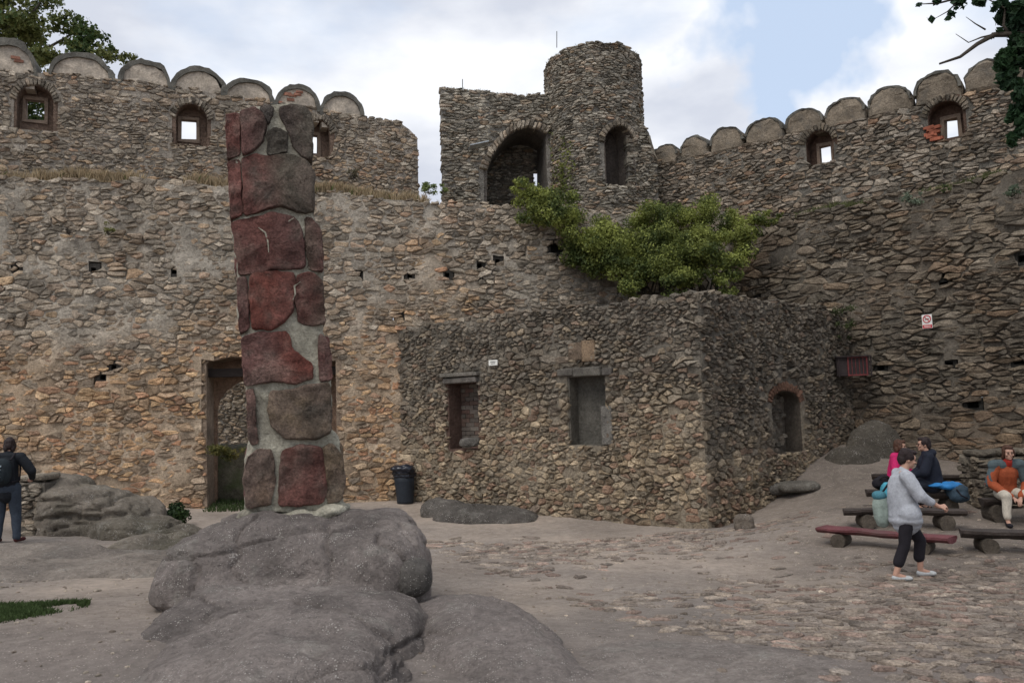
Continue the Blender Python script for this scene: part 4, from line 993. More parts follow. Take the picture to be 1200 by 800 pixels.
for k in range(60):
    x = RNG.uniform(720, 850); a = at(x+RNG.uniform(-20, 20), 345, 20.4); b = at(x, RNG.uniform(285, 320), 20.6); m_ = (a+b)/2+RNG.normal(0, .2, 3); V, F = tube([a, m_, b], [.03, .02, .008], 5); A.add(V, F, (.1, .08, .06))
A.build('stem', M_BARK, ivr)
# thin creepers on the tower shaft above it
P = []; 
for k in range(9):
    x = RNG.uniform(636, 680); y0 = RNG.uniform(150, 200); 
    for j in range(60): P.append(TW.S(*TW.uv(x+RNG.normal(0, 3), y0+(240-y0)*RNG.random()), .09))
P = np.array(P); V, F, T = leafs(P, np.tile([0, -1., .3], (len(P), 1)), .08, greens(len(P), P, [(.09, .11, .03), (.20, .22, .05)])); mesh('creeper', V, F, M_LEAF, ivr, tint=T)

def grass(name, pos, h, tint, label, cat='grass', lean=.35, wd=.012, jit=.25, parent=None, part=False):
    n = len(pos); pos = np.asarray(pos, float); az = RNG.uniform(0, 2*math.pi, n); hh = h*RNG.uniform(.45, 1.3, n); ln = RNG.normal(0, lean, (n, 2))*hh[:, None]
    s = np.stack([np.cos(az), np.sin(az), 0*az], 1)*wd; mid = pos+np.c_[ln*.35, hh*.6]; tip = pos+np.c_[ln, hh]
    V = np.stack([pos-s, pos+s, mid+s*.7, tip, mid-s*.7], 1).reshape(-1, 3); F = (np.arange(n)[:, None]*5+np.array([0, 1, 2, 3, 4])).tolist()
    T = np.repeat(np.array(tint)*RNG.uniform(1-jit, 1+jit, (n, 1)), 5, axis=0)
    if part: return mesh(name, V, F, M_GRASS, parent, tint=T)
    o = mesh(name, V, F, M_GRASS, None, tint=T, kind='stuff', origin=pos.mean(axis=0)); o['label'] = label; o['category'] = cat; return o
def ledge_pts(W, top, px0, px1, n, w0, w1, dens=None):
    u0, u1 = W.uv(px0, 220)[0], W.uv(px1, 230)[0]; out = []
    while len(out) < n:
        u = RNG.uniform(u0, u1); 
        if RNG.random() > .35+.9*n2d(u, 3, 1.3, 3, 4): continue
        w_ = RNG.uniform(w0, w1); out.append(W.S(u, top(u)-.06, -w_))
    return out
grass('dry_grass', ledge_pts(WA, topA, -60, 515, 16000, -.02, .75), .27, (.36, .28, .175), 'dry straw-coloured grass along the ledge of the left wall', wd=.009)
grass('grass', ledge_pts(WA, topA, -60, 515, 1200, .0, .7), .2, (.10, .13, .04), 'sparse green grass among the straw on the left ledge')
grass('grass', ledge_pts(WB, topB, 930, 1260, 2500, -.02, .6), .15, (.10, .11, .045), 'short dull grass on the ledge of the right wall')
P = [TW.S(RNG.uniform(-2.2, 2.2), topT(0)-.1, -RNG.uniform(0, .4)) for _ in range(500)]+[WT.S(u, topW(u)-.05, -RNG.uniform(0, .4)) for u in RNG.uniform(0, 2.9, 600)]
P = [np.array([q[0], q[1], q[2]]) for q in P]; grass('grass', P, .10, (.10, .11, .05), 'thin grass growing along the broken rims of the tower and its wing')
P = []
while len(P) < 9000:
    px, py = RNG.uniform(-60, 105), RNG.uniform(688, 735)
    yc = 716-.10*px; 
    if abs(py-yc) > 15*(1-max(px, 0)/120)*RNG.random()**.8+3*RNG.random(): continue
    if n2d(px*.03, py*.12, 1.0, 3, 2) < -.35: continue
    d = 1.62*FPX/(py-504); q = at(px, py, d); P.append((q[0], q[1], gzs(q[0], q[1])-.01))
grass('grass', P, .05, (.055, .085, .028), 'short green grass patch at the lower left edge', wd=.006)
P = [(x, y, gzs(x, y)-.02) for x, y in [(WA.S(*WA.uv(RNG.uniform(245, 395), 590), RNG.uniform(-1.2, .8))[:2]) for _ in range(2500)]]
grass('grass', P, .12, (.05, .075, .025), 'dark green grass at the foot of the doorway')

def bush(name, px, py, d, r, n, size, pal, label, cat='plant', flat=.8, nb=10, ground_it=False, group=None):
    b = sub_blobs(px, py, d, r, nb, flat); P, dd, _ = cloud(b, n, .9); base = at(px, py, d)-np.array([0, 0, r*flat]); rt = thing(name, label, cat, base, group)
    V, F, T = leafs(P, dd, size, greens(n, P, pal, 2.5)); mesh('foliage', V, F, M_LEAF, rt, tint=T)
    A = Acc()
    for k in range(7): q = b[k % len(b)][0]; V, F = tube([base+RNG.normal(0, .02, 3), (base+q)/2+RNG.normal(0, .04, 3), q], [.012, .008, .004], 5); A.add(V, F)
    A.build('stem', M_BARK, rt)
GP = [(.05, .075, .025), (.13, .17, .05)]
bush('weed', 503, 218, 21.5, .26, 420, .07, [(.09, .13, .04), (.22, .27, .10)], 'leggy green weed growing where the left parapet ends beside the tower wing', nb=9)
bush('weed', 520, 222, 21.6, .16, 200, .06, [(.09, .13, .04), (.22, .27, .10)], 'small green weed at the left foot of the tower wing', nb=5)
bush('weed', 203, 603, 16.6, .38, 1700, .07, [(.02, .04, .015), (.06, .10, .03)], 'low dark green plant at the wall foot left of the doorway', nb=12, flat=.6)
bush('weed', 265, 527, 19.3, .42, 1200, .06, [(.07, .075, .02), (.20, .17, .05)], 'yellowish creeper hanging over the mossy block in the doorway', flat=.35)
bush('weed', 1070, 233, 17.9, .22, 500, .05, [(.10, .13, .09), (.20, .24, .17)], 'grey-green tuft on the right wall ledge, larger of the pair', flat=.7)
bush('weed', 1186, 225, 16.6, .17, 350, .05, [(.09, .12, .08), (.16, .20, .13)], 'grey-green tuft near the right end of the right wall ledge', flat=.7)
bush('weed', 1106, 222, 17.6, .12, 200, .045, GP, 'tiny green tuft between the two grey-green tufts on the right ledge', flat=.7)
bush('weed', 988, 378, 18.9, .30, 500, .05, [(.04, .055, .02), (.09, .11, .04)], 'dark creeper hanging in the corner above the metal lantern cage', flat=1.6)
bush('weed', 413, 203, 20.6, .16, 300, .05, [(.10, .09, .06), (.20, .17, .10)], 'brown dry tuft on the left ledge right of the pillar')
bush('weed', 127, 268, 18.95, .16, 250, .05, [(.10, .11, .03), (.20, .20, .07)], 'small yellow-green tuft growing out of the left wall face')
bush('weed', 80, 270, 18.9, .10, 120, .05, [(.07, .06, .05), (.12, .10, .08)], 'small dry brown tuft on the upper face of the left wall')

# ------------------------------------------------------------------ trees
def tree(name, label, trunk, limbs, blobs, n, size, pal, jitter=.9, trunk_r=.25):
    rt = thing(name, label, 'tree', trunk[0]); r = np.linspace(trunk_r, trunk_r*.35, len(trunk)); V, F = tube(trunk, list(r), 10); mesh('trunk', V, F, M_BARK, rt, smooth=True)
    for l, rr in limbs:
        V, F = tube(l, list(np.linspace(rr, rr*.25, len(l))), 7); mesh('limb', V, F, M_BARK, rt, smooth=True)
    P, d, _ = cloud(blobs, n, .95); V, F, T = leafs(P, d, size, greens(n, P, pal, .9), asp=.8, jitter=jitter); mesh('crown', V, F, M_LEAF, rt, tint=T)
    return rt
bl = []
for (x, y, r, n) in [(5, 20, 1.2, 24), (-30, 45, 1.4, 20), (25, 50, 1.1, 20), (48, 5, .8, 14), (40, 30, .7, 12), (62, 70, .7, 12), (85, 35, .75, 14), (105, 45, .6, 12), (100, 65, .8, 14), (130, 62, .5, 10), (148, 66, .45, 9), (158, 72, .3, 6), (40, 130, 1.0, 14), (-60, 0, 1.6, 20), (20, 85, .9, 12), (60, 95, .9, 12), (110, 92, .7, 10)]:
    bl += sub_blobs(x, y, 26+RNG.uniform(-1, 1), r*.9, n)
t0 = at(10, 120, 26.5); tr = [np.array([t0[0]-.3, t0[1], -.3]), np.array([t0[0]-.1, t0[1], 5]), t0, at(8, 20, 26.3)]
tree('deciduous_tree', 'leafy tree rising behind the left parapet, its leaves turning brown', tr, [([at(8, 90, 26.4), at(50, 60, 26), at(88, 38, 26)], .09), ([at(8, 100, 26.4), at(70, 85, 26), at(130, 65, 26)], .08), ([at(8, 60, 26.3), at(30, 25, 26), at(50, 0, 26)], .07), ([at(8, 60, 26.3), at(-30, 30, 26)], .07)], bl, 22000, .13, [(.04, .075, .02), (.15, .16, .05)])
# the big tree at the right, standing out of the frame; one limb reaches in
bl = []
for k in range(150):
    q = RNG.normal(0, 1, 3); q /= np.linalg.norm(q); q *= RNG.random()**.35*4.0; c = np.array([10.6, 8.3, 8.0])+q*np.array([1, 1, .8]); 
    if c[0] < .66*c[1]+.6: continue
    r = RNG.uniform(.4, .8); bl.append((c, np.array([r, r, r*.7])))
D0 = 8.6
vis = []
for (x, y, r, n) in [(1205, 15, .28, 10), (1190, 45, .15, 6), (1200, 70, .22, 9), (1192, 95, .16, 6), (1205, 120, .22, 8), (1186, 130, .10, 4), (1196, 152, .15, 5), (1187, 163, .07, 3), (1180, 60, .08, 3), (1177, 4, .09, 4), (1150, 2, .09, 4), (1165, 8, .06, 3), (1122, 2, .08, 4), (1100, 3, .05, 3), (1078, 5, .035, 2), (1090, 24, .035, 2), (1112, 18, .05, 3), (1125, 10, .04, 2), (1170, 40, .06, 2)]:
    vis += sub_blobs(x, y, D0, r, n)
tk = [np.array([9.4, 6.2, -.3]), np.array([9.5, 6.4, 2.5]), np.array([9.9, 7.0, 5.0]), np.array([10.4, 8.0, 8.5])]
limbs = [([np.array([9.9, 7.0, 5.0]), at(1290, 30, 8.2), at(1200, 40, D0), at(1165, 41, D0), at(1145, 52, D0), at(1125, 67, D0), at(1101, 75, D0)], .045),
         ([at(1168, 40, D0), at(1150, 44, D0), at(1135, 50, D0), at(1120, 40, D0)], .012), ([at(1155, 35, D0), at(1143, 28, D0), at(1132, 20, D0)], .010), ([at(1183, 41, D0), at(1176, 30, D0), at(1178, 10, D0), at(1150, -5, D0)], .02),
         ([at(1178, -8, D0), at(1130, -4, D0), at(1100, 4, D0), at(1080, 5, D0)], .02), ([at(1125, 0, D0), at(1110, 14, D0), at(1092, 24, D0)], .010), ([at(1215, 45, D0), at(1200, 90, D0), at(1195, 150, D0)], .03),
         ([np.array([10.2, 7.5, 6.5]), np.array([11.5, 9, 8.5])], .12), ([np.array([10.2, 7.5, 6.5]), np.array([9.0, 6, 9.5])], .12)]
rt = tree('deciduous_tree', 'dark-leaved tree whose bare-tipped limb reaches in at the upper right', tk, limbs, bl, 26000, .17, [(.02, .04, .018), (.05, .085, .03)], trunk_r=.34)
P, d, _ = cloud(vis, 6500, .9); V, F, T = leafs(P, d, .085, greens(len(P), P, [(.016, .04, .02), (.035, .075, .03)], 3), asp=.8); mesh('leafy_spray', V, F, M_LEAF, rt, tint=T)

# ------------------------------------------------------------------ benches
def bench(px0, py0, px1, py1, d0, d1, thick, label, m, h=None, round_=True, stub_at=(.18, .82), wid=.32, ab=None):
    def fit(px, py, d):
        for _ in range(25):
            q = at(px, py, d); e = q[2]-gzs(q[0], q[1])-h; d += e*4
        return at(px, py, d)
    a, b = ab if ab else (fit(px0, py0, d0), fit(px1, py1, d1)); c = (a+b)/2; L_ = np.linalg.norm((b-a)[:2]); ang = math.atan2(b[1]-a[1], b[0]-a[0]); g = gzs(c[0], c[1])
    r = thing('log_bench', label, 'bench', (c[0], c[1], g), 'log benches in the courtyard')
    prof = [(wid/2, 0), (wid/2*.98, -thick*.35), (wid*.30, -thick*.85), (0, -thick), (-wid*.30, -thick*.85), (-wid/2*.98, -thick*.35), (-wid/2, 0), (-wid*.2, .006), (wid*.2, .004)]
    if not round_: prof = [(wid/2, 0), (wid/2, -thick), (-wid/2, -thick), (-wid/2, 0), (0, .004)]
    ns = 22; V = []; n = len(prof); slope = (b[2]-a[2])/L_
    for j in range(ns+1):
        s = -L_/2+L_*j/ns
        for (y, z) in prof: V.append((s+(.03*math.sin(y*9) if j in (0, ns) else 0), y, z+slope*s))
    V = np.array(V); V = V+.010*fbm(V+c, 3.5, 3)[:, None]*[0, 1, 1]; F = []
    for j in range(ns):
        for k in range(n): k2 = (k+1) % n; F.append((j*n+k, j*n+k2, (j+1)*n+k2, (j+1)*n+k))
    F += [tuple(range(n))[::-1], tuple(ns*n+k for k in range(n))]
    cr, sr = math.cos(ang), math.sin(ang); V = np.c_[V[:, 0]*cr-V[:, 1]*sr, V[:, 0]*sr+V[:, 1]*cr, V[:, 2]]+c
    mesh('seat', V, F, m, r, smooth=False)
    for s in stub_at:
        p = a+(b-a)*s; gg = gzs(p[0], p[1]); hh = p[2]-thick*.75-gg+.03; rad = min(.11, max(.06, hh/2)); q = np.array([-sr, cr, 0])*(wid*.52)
        cc = np.array([p[0], p[1], gg+rad-.03]); V, F = tube([cc-q, cc-q*.5, cc+q*.5, cc+q], rad, 14); V[:, 2] = gg-.03+(V[:, 2]-cc[2]+rad)*hh/(2*rad); V = V+.008*fbm(V, 6, 2)[:, None]; mesh('log_support', V, F, M_LOG, r)
    return r
bench(962, 616.5, 1116, 629, 11.75, 11.2, .085, 'low bench with worn dark red paint, frontmost behind the walking woman', M_REDWOOD, h=.25, stub_at=(.16, .8), wid=.34)
bench(988, 596, 1131, 596.5, 13.0, 12.7, .10, 'dark log bench second from the front behind the walking woman', M_WOOD, h=.30, stub_at=(.18, .82))
bench(1015, 574, 1131, 577, 14.3, 13.9, .12, 'dark log bench with the blue jacket lying on it', M_WOOD, h=.36)
bench(1023, 555, 1131, 556, 15.6, 15.2, .12, 'rearmost dark log bench behind the seated man', M_WOOD, h=.38)
bench(1125, 620, 1262, 624, 11.9, 11.9, .11, 'log bench cut by the right edge, in front of the woman in the orange jacket', M_WOOD, h=.30, stub_at=(.22, .85), wid=.34)
_lp = at(1180, 600, 13.65); _lp[2] = gzs(_lp[0], _lp[1]-.4)
bench(1152, 588, 1262, 588, 13.6, 13.6, .11, 'log bench the woman in the orange jacket sits on', M_WOOD, h=.40, stub_at=(.12, .75), wid=.34, ab=(_lp+[-.36, .08, .40], _lp+[1.1, .0, .40]))

# ------------------------------------------------------------------ small fixtures
# litter bin
bp = at(475, 589, 19.75); bp[2] = gzs(bp[0], bp[1]); r = thing('litter_bin', 'dark litter bin with a bunched black liner against the wall', 'litter bin', bp)
V, F = tube([bp+[0, 0, .0], bp+[0, 0, .05], bp+[-.01, 0, .5], bp+[-.02, 0, .68]], [.19, .20, .235, .255], 20); mesh('body', V, F, mat('bin plastic', col=(.022, .027, .035), rough=.5, vary=.2), r, smooth=True)
V, F, Nn = fuse([tube([bp+[-.02, 0, .62], bp+[-.02, 0, .80]], [.275, .28], 20), ell(bp+[-.04, -.05, .82], (.30, .27, .09)), ell(bp+[.08, -.1, .80], (.18, .2, .1))], .02, 2)
mesh('liner', V+Nn*(.035*fbm(V, 7, 4))[:, None], F, mat('black liner', col=(.012, .015, .025), rough=.3, spec=.5, vary=.2), r, smooth=True)
V, F = tube([bp+[-.02+.283*math.cos(t), .283*math.sin(t), .70] for t in np.linspace(0, 2*math.pi, 25)], .012, 6); mesh('rim', V, F, M_DARK, r)
# white plate
M_WHITE = mat('white enamel', col=(.72, .72, .68), rough=.5, vary=.06); M_SRED = mat('sign red', col=(.50, .035, .05), rough=.5, vary=.05); M_SBLK = mat('sign black', col=(.03, .03, .03), rough=.5, vary=0)
def panel(W, px, py, wpx, hpx, name, m, root, w0, w1, **k): return block_on(W, rectpx(W, px-wpx/2, px+wpx/2, py-hpx/2, py+hpx/2), w0, w1, name, (.5, .5, .5), root, m, 0, .002)
c = B1.S(*B1.uv(580.5, 425), .1); r = thing('plate', 'tiny white number plate on the low building between its two windows', 'plate', c)
panel(B1, 580.5, 425, 10, 6.4, 'board', M_WHITE, r, .06, .09); panel(B1, 580.5, 424, 6, .8, 'text_line', M_SBLK, r, .089, .094); panel(B1, 580.5, 426, 5, .7, 'text_line', M_SBLK, r, .089, .094)
# prohibition sign
uS, vS = WB.uv(1088.5, 377); c = WB.S(uS, vS, .1); r = thing('prohibition_sign', 'small white sign with a barred red ring and a red strip on the right wall', 'sign', c)
hw, hh = .105, .155
def sq(u0, u1, v0, v1, w0, w1, nm, m): return block_on(WB, [(uS+u0, vS+v0), (uS+u1, vS+v0), (uS+u1, vS+v1), (uS+u0, vS+v1)], w0, w1, nm, (.5, .5, .5), r, m, 0, .001)
sq(-hw, hw, -hh, hh, .10, .118, 'board', M_WHITE); sq(-hw+.008, hw-.008, -hh+.008, -hh+.085, .117, .122, 'red_strip', M_SRED); 
for k in range(2): sq(-hw*.65, hw*.65, -hh+.028+k*.028, -hh+.038+k*.028, .121, .125, 'text_line', M_WHITE)
ring = [WB.S(uS+.078*math.cos(t), vS+.055+.078*math.sin(t), .120) for t in np.linspace(0, 2*math.pi, 29)]; V, F = tube(ring, .011, 6); mesh('ring', V, F, M_SRED, r)
V, F = tube([WB.S(uS-.052, vS+.055+.052, .122), WB.S(uS+.052, vS+.055-.052, .122)], .009, 6); mesh('slash', V, F, M_SRED, r)
V, F = tube([WB.S(uS-.045, vS+.045, .121), WB.S(uS+.045, vS+.06, .121)], .008, 6); mesh('pictogram', V, F, M_SBLK, r)
# lantern cage on the wall
c = at(1001, 429, 18.75); ang = math.atan2(WB.t[1], WB.t[0])*.25; r = thing('lantern_cage', 'red-framed metal cage with dark panels fixed in the wall corner', 'lamp', c)
M_RF = mat('red oxide', col=(.13, .028, .028), rough=.6, vary=.3); M_BX = mat('dark box', col=(.03, .022, .022), rough=.7, vary=.3)
def lb(ox, oy, oz, sx, sy, sz, nm, m): V, F = boxg(c+[ox*math.cos(ang), oy+ox*math.sin(ang), oz], (sx, sy, sz), ang); return mesh(nm, V, F, m, r)
lb(0, .15, 0, .70, .34, .42, 'box', M_BX); 
for s in (-1, 1): lb(.06+.20*s, -.03, 0, .03, .03, .44, 'frame_bar', M_RF); lb(.06, -.032, .20*s, .43, .03, .03, 'frame_bar', M_RF)
for k in range(4): lb(.06+(-.12+.08*k), -.035, 0, .012, .012, .40, 'grille_bar', M_RF)
lb(-.34, -.03, 0, .03, .03, .46, 'frame_bar', M_BX); lb(.345, -.03, 0, .03, .03, .46, 'frame_bar', M_BX); lb(0, .12, .225, .76, .42, .025, 'lid', M_BX)

# ------------------------------------------------------------------ people
def rotz(V, a): c_, s_ = math.cos(a), math.sin(a); return np.c_[V[:, 0]*c_-V[:, 1]*s_, V[:, 0]*s_+V[:, 1]*c_, V[:, 2]]
class Person:
    """forward = +x, left = +y in the figure's own frame"""
    def __init__(s, name_label, loc, rz):
        s.root = thing('person', name_label, 'person', loc); s.root.location = tuple(loc); s.rz = rz; s.loc = np.array(loc, float)
    def put(s, nm, V, F, m, par=None, smooth=True): return mesh(nm, rotz(V, s.rz)+s.loc, F, m, par or s.root, smooth=smooth)
    def hand(s, wrist, direc, palm_n, curl=.6, sc=1.0):
        w_ = np.array(wrist, float); d = np.array(direc, float); d /= np.linalg.norm(d); n = np.array(palm_n, float); n -= d*(n@d); n /= np.linalg.norm(n); t = np.cross(d, n)
        pr = [capsule(w_, w_+d*.03*sc, .024*sc, .026*sc, 8)]
        for k in range(4):
            o = (k-1.5)*.019*sc; pr.append(capsule(w_+d*.02*sc+t*o*.7, w_+d*.075*sc+t*o, .013*sc, .0115*sc, 8))
            l = [.034, .040, .038, .029][k]*sc; p = w_+d*.078*sc+t*o; a = curl*.5
            for j in range(3):
                a += curl*.45; q = p+(d*math.cos(a)+n*math.sin(a))*l*(1, .7, .5)[j]; pr.append(capsule(p, q, .0098*sc, .0088*sc, 8)); p = q
        p = w_+d*.02*sc-t*.026*sc; q = p+(d*.6-t*.6+n*.4)*.036*sc; pr += [capsule(p, q, .0125*sc, .011*sc, 8), capsule(q, q+(d*.85-t*.1+n*.5)*.030*sc, .011*sc, .009*sc, 8)]
        return pr
    def head(s, c, yaw, pitch=0, sc=1.0):
        """head prims, face toward yaw (about z), pitched down by pitch"""
        c = np.array(c, float); m = np.array((Matrix.Rotation(yaw, 3, 'Z') @ Matrix.Rotation(pitch, 3, 'Y')))
        s.hm, s.hc, s.hs = m, c, sc
        f = lambda p: c+m@(np.array(p)*sc)
        def e(p, r, ex=1.0, sub=3): V, F = ell((0, 0, 0), np.array(r)*sc, ex, sub=sub); return (V@m.T+f(p), F)
        return [e((-.005, 0, .02), (.092, .074, .098)), e((.028, 0, -.045), (.056, .054, .062)), e((.072, 0, -.085), (.020, .024, .016)), e((.06, .0, .03), (.032, .052, .035)),
                capsule(f((.088, 0, .012)), f((.107, 0, -.020)), .008*sc, .0125*sc, 8), e((.086, 0, -.052), (.009, .023, .006), sub=2), e((.084, 0, -.061), (.009, .020, .006), sub=2),
                e((.0, .076, -.01), (.017, .007, .028), sub=2), e((.0, -.076, -.01), (.017, .007, .028), sub=2), e((.072, .045, -.02), (.02, .018, .02), sub=2), e((.072, -.045, -.02), (.02, .018, .02), sub=2)]
    def face(s, brow=(.03, .02, .015), lip=(.32, .12, .10)):
        f = lambda p: s.hc+s.hm@(np.array(p)*s.hs)
        for y in (.029, -.029):
            V, F = ell((0, 0, 0), np.array((.008, .0125, .0085))*s.hs, sub=2); s.put('eye', V@s.hm.T+f((.087, y, .006)), F, M_EYE)
            V, F = capsule(f((.094, y-.015, .026)), f((.094, y+.015, .026)), .0035, .003, 6); s.put('eyebrow', V, F, M_BROW)
        V, F = capsule(f((.0925, -.018, -.056)), f((.0925, .018, -.056)), .0035, .0035, 6); s.put('lips', V, F, M_LIP)
    def hair(s, m, prims, voxel=.008, rough=.006):
        pr = []
        for p, r in prims: V, F = ell((0, 0, 0), np.array(r)*s.hs, sub=3); pr.append((V@s.hm.T+(s.hc+s.hm@(np.array(p)*s.hs)), F))
        V, F, Nn = fuse(pr, voxel, 1); V = V+Nn*(rough*fbm(V*[1, 1, .5], 38, 3))[:, None]; s.put('hair', V, F, m)
    def garment(s, nm, prims, m, voxel=.011, folds=.012, fr=7, smooth=2):
        V, F, Nn = fuse(prims, voxel, smooth); V = V+Nn*(folds*fbm(V*[1, 1, .6], fr, 3, .45))[:, None]; return s.put(nm, V, F, m)
    def body(s, prims, m=None, voxel=.0085): V, F, Nn = fuse(prims, voxel, 2); s.put('body', V, F, m or M_SKIN)
M_EYE = mat('eye', col=(.05, .04, .035), rough=.2, vary=0); M_BROW = mat('brow', col=(.04, .028, .02), vary=0); M_LIP = mat('lips', col=(.30, .12, .10), rough=.5, vary=0)
M_HDARK = mat('dark hair', col=(.022, .013, .013), rough=.55, vary=.4, vscale=30, bump=.6, bscale=60)
M_HBR = mat('brown hair', col=(.075, .035, .022), rough=.55, vary=.4, vscale=30, bump=.6, bscale=60)
C_ = capsule
def std_hair(full=0):
    h = [((-.025, 0, .045), (.092, .083, .092)), ((-.055, 0, -.01), (.062, .074, .075)), ((.045, 0, .095), (.048, .062, .03)), ((.0, .068, .035), (.06, .018, .05)), ((.0, -.068, .035), (.06, .018, .05))]
    if full: h += [((-.045, .05, -.06), (.05, .04, .06)), ((-.045, -.05, -.06), (.05, .04, .06)), ((.01, .078, -.01), (.04, .016, .06)), ((.01, -.078, -.01), (.04, .016, .06))]
    return h
def skel(p, lower=True):
    J = p; pr = [C_(J['pel'], J['wai'], .13, .115), C_(J['wai'], J['che'], .115, .135), C_(J['shL'], J['shR'], .06, .06), C_(J['che'], J['nek'], .10, .055), C_(J['nek'], J['hed'], .052, .052)]
    for S in 'LR':
        pr += [C_(J['sh'+S], J['el'+S], .050, .038), C_(J['el'+S], J['wr'+S], .038, .024), C_(J['hp'+S], J['kn'+S], .082, .053), C_(J['kn'+S], J['an'+S], .052, .033),
               C_(J['hp'+S], J['pel'], .09, .11), C_(J['an'+S], J['to'+S], .034, .028)]
    return pr
def calf(J, S, t=.3): a, b = np.array(J['kn'+S]), np.array(J['an'+S]); f = (b-a); back = np.array(J['back']); q = a+f*t+back*.018; return C_(q, a+f*.6+back*.01, .053, .042)

# --- walking woman
wp = at(1066, 679, 10.2); wp[2] = gzs(wp[0], wp[1])
K9 = .955
J = dict(pel=(-.02, 0, .82), wai=(-.01, 0, .97), che=(.0, 0, 1.14), nek=(.03, 0, 1.31), hed=(.055, 0, 1.39), shL=(.02, .165, 1.25), shR=(-.02, -.165, 1.25),
         elL=(.14, .24, 1.02), wrL=(.30, .20, .93), elR=(.10, -.24, 1.01), wrR=(.315, -.22, .88), hpL=(.0, .09, .79), hpR=(-.02, -.09, .79), knL=(.20, .10, .44), knR=(-.07, -.10, .42),
         anL=(.18, .11, .085), anR=(-.20, -.10, .075), toL=(.30, .11, .045), toR=(-.07, -.10, .035), back=(-1, 0, 0))
W_ = Person('woman in a loose light grey top and black leggings walking past the red bench', wp, -.05)
W_.body(skel(J)+W_.head((.075, 0, 1.435), -.1, .28)+W_.hand(J['wrL'], (1, -.1, -.3), (0, .2, -1), .9)+W_.hand(J['wrR'], (1, .0, .12), (0, .5, -1), 1.3)+[calf(J, 'L'), calf(J, 'R')])
W_.face(); W_.hair(M_HDARK, std_hair())
M_GTOP = cloth('grey jersey', (.36, .375, .41)); M_BLK = cloth('black cotton', (.014, .012, .016)); M_SHOE = cloth('pale canvas', (.42, .43, .43))
W_.garment('sweatshirt', [C_((-.02, 0, .76), (-.02, 0, .95), .178, .172), C_((-.02, 0, .95), (-.01, 0, 1.15), .170, .155), C_((-.0, .13, 1.24), (.0, -.13, 1.24), .080, .080), C_((.03, 0, 1.1), (.04, 0, 1.2), .15, .12), ell((.0, 0, .71), (.195, .215, .10)), C_((.0, .075, .79), (.0, -.075, .79), .155, .155), C_((.01, 0, .71), (.0, 0, .85), .185, .178),
     C_(J['shL'], J['elL'], .085, .075), C_(J['shR'], J['elR'], .090, .080), C_(J['elR'], (.215, -.232, .94), .075, .055), C_(J['elL'], (.22, .22, .97), .07, .055), C_(J['che'], (.02, 0, 1.29), .12, .075)], M_GTOP, folds=.016, fr=6)
def cut(prs): return prs
W_.garment('leggings', [C_(np.array(J['hpL'])+[.01, 0, -.03], J['knL'], .093, .070), C_(np.array(J['hpR'])+[0, 0, -.03], J['knR'], .093, .070), ell((-.02, 0, .74), (.13, .15, .12)), C_(J['knL'], (.175, .106, .24), .070, .066), C_(J['knR'], (-.155, -.10, .22), .070, .066)], M_BLK, folds=.005)
for S, a in (('L', .15), ('R', .0)):
    an, to = np.array(J['an'+S]), np.array(J['to'+S])
    V, F, Nn = fuse([ell(an+[0, 0, -.035], (.05, .036, .040)), C_(an+[.0, 0, -.040], to+[.02, 0, .0], .036, .032), ell(to+[.02, 0, -.002], (.05, .040, .028))], .007, 2); V[:, 2] = np.maximum(V[:, 2], .004 if S == 'R' else .006)
    o = W_.put('shoe', V, F, M_SHOE)
# shoulder bag behind her
bg_c = wp+np.array([-.21, .16, .80]); r = thing('shoulder_bag', 'pale green and blue bag hanging behind the walking woman', 'bag', wp+np.array([-.28, .1, .55]))
V, F, Nn = fuse([ell(bg_c, (.10, .09, .20), .8), ell(bg_c+[0, 0, .10], (.08, .08, .12), .9)], .012, 2); mesh('body', V+Nn*(.012*fbm(V, 8, 3))[:, None], F, cloth('pale green cloth', (.24, .29, .26)), r, smooth=True)
V, F = ell(bg_c+[-.02, .0, .19], (.08, .09, .06), .9); mesh('flap', V, F, cloth('turquoise cloth', (.05, .15, .19)), r, smooth=True)
V, F = tube([bg_c+[0, 0, .2], bg_c+[.1, -.06, .36], bg_c+[.22, -.14, .50]], .014, 6); mesh('strap', V, F, M_BLK, r)

# --- seated figures
def seated(label, loc, rz, k=1.0, lean=.05, head_yaw=0, head_pitch=.05, knee_w=.12, sw=.17, hand_to=((.42, .06, .50), (.42, -.06, .50)), el=((.12, .27, .72), (.12, -.27, .72)), foot_x=.45, seat=.42):
    P_ = Person(label, loc, rz)
    J = dict(pel=(0, 0, seat+.12), wai=(-.01+lean*.3, 0, seat+.25), che=(lean, 0, seat+.42), nek=(lean*1.6, 0, seat+.60), hed=(lean*2+.01, 0, seat+.68), shL=(lean*1.4, sw, seat+.54), shR=(lean*1.4, -sw, seat+.54),
             elL=el[0], elR=el[1], wrL=hand_to[0], wrR=hand_to[1], hpL=(.02, .09, seat+.09), hpR=(.02, -.09, seat+.09), knL=(.45, knee_w, seat+.08), knR=(.45, -knee_w, seat+.08),
             anL=(foot_x, knee_w, .085), anR=(foot_x, -knee_w, .085), toL=(foot_x+.12, knee_w*1.15, .04), toR=(foot_x+.12, -knee_w*1.15, .04), back=(-1, 0, 0))
    for q in J: J[q] = tuple(np.array(J[q], float)*k)
    hd = P_.head(tuple(np.array((lean*2+.03, 0, seat+.74))*k), head_yaw, head_pitch, sc=.5+.5*k)
    hs = []
    for S in 'LR':
        a, b = np.array(J['el'+S]), np.array(J['wr'+S]); hs += P_.hand(b, b-a, (0, 0, -1), .8, .5+.5*k)
    P_.body(skel(J)+hd+hs+[calf(J, 'L'), calf(J, 'R')]); P_.face(); return P_, J
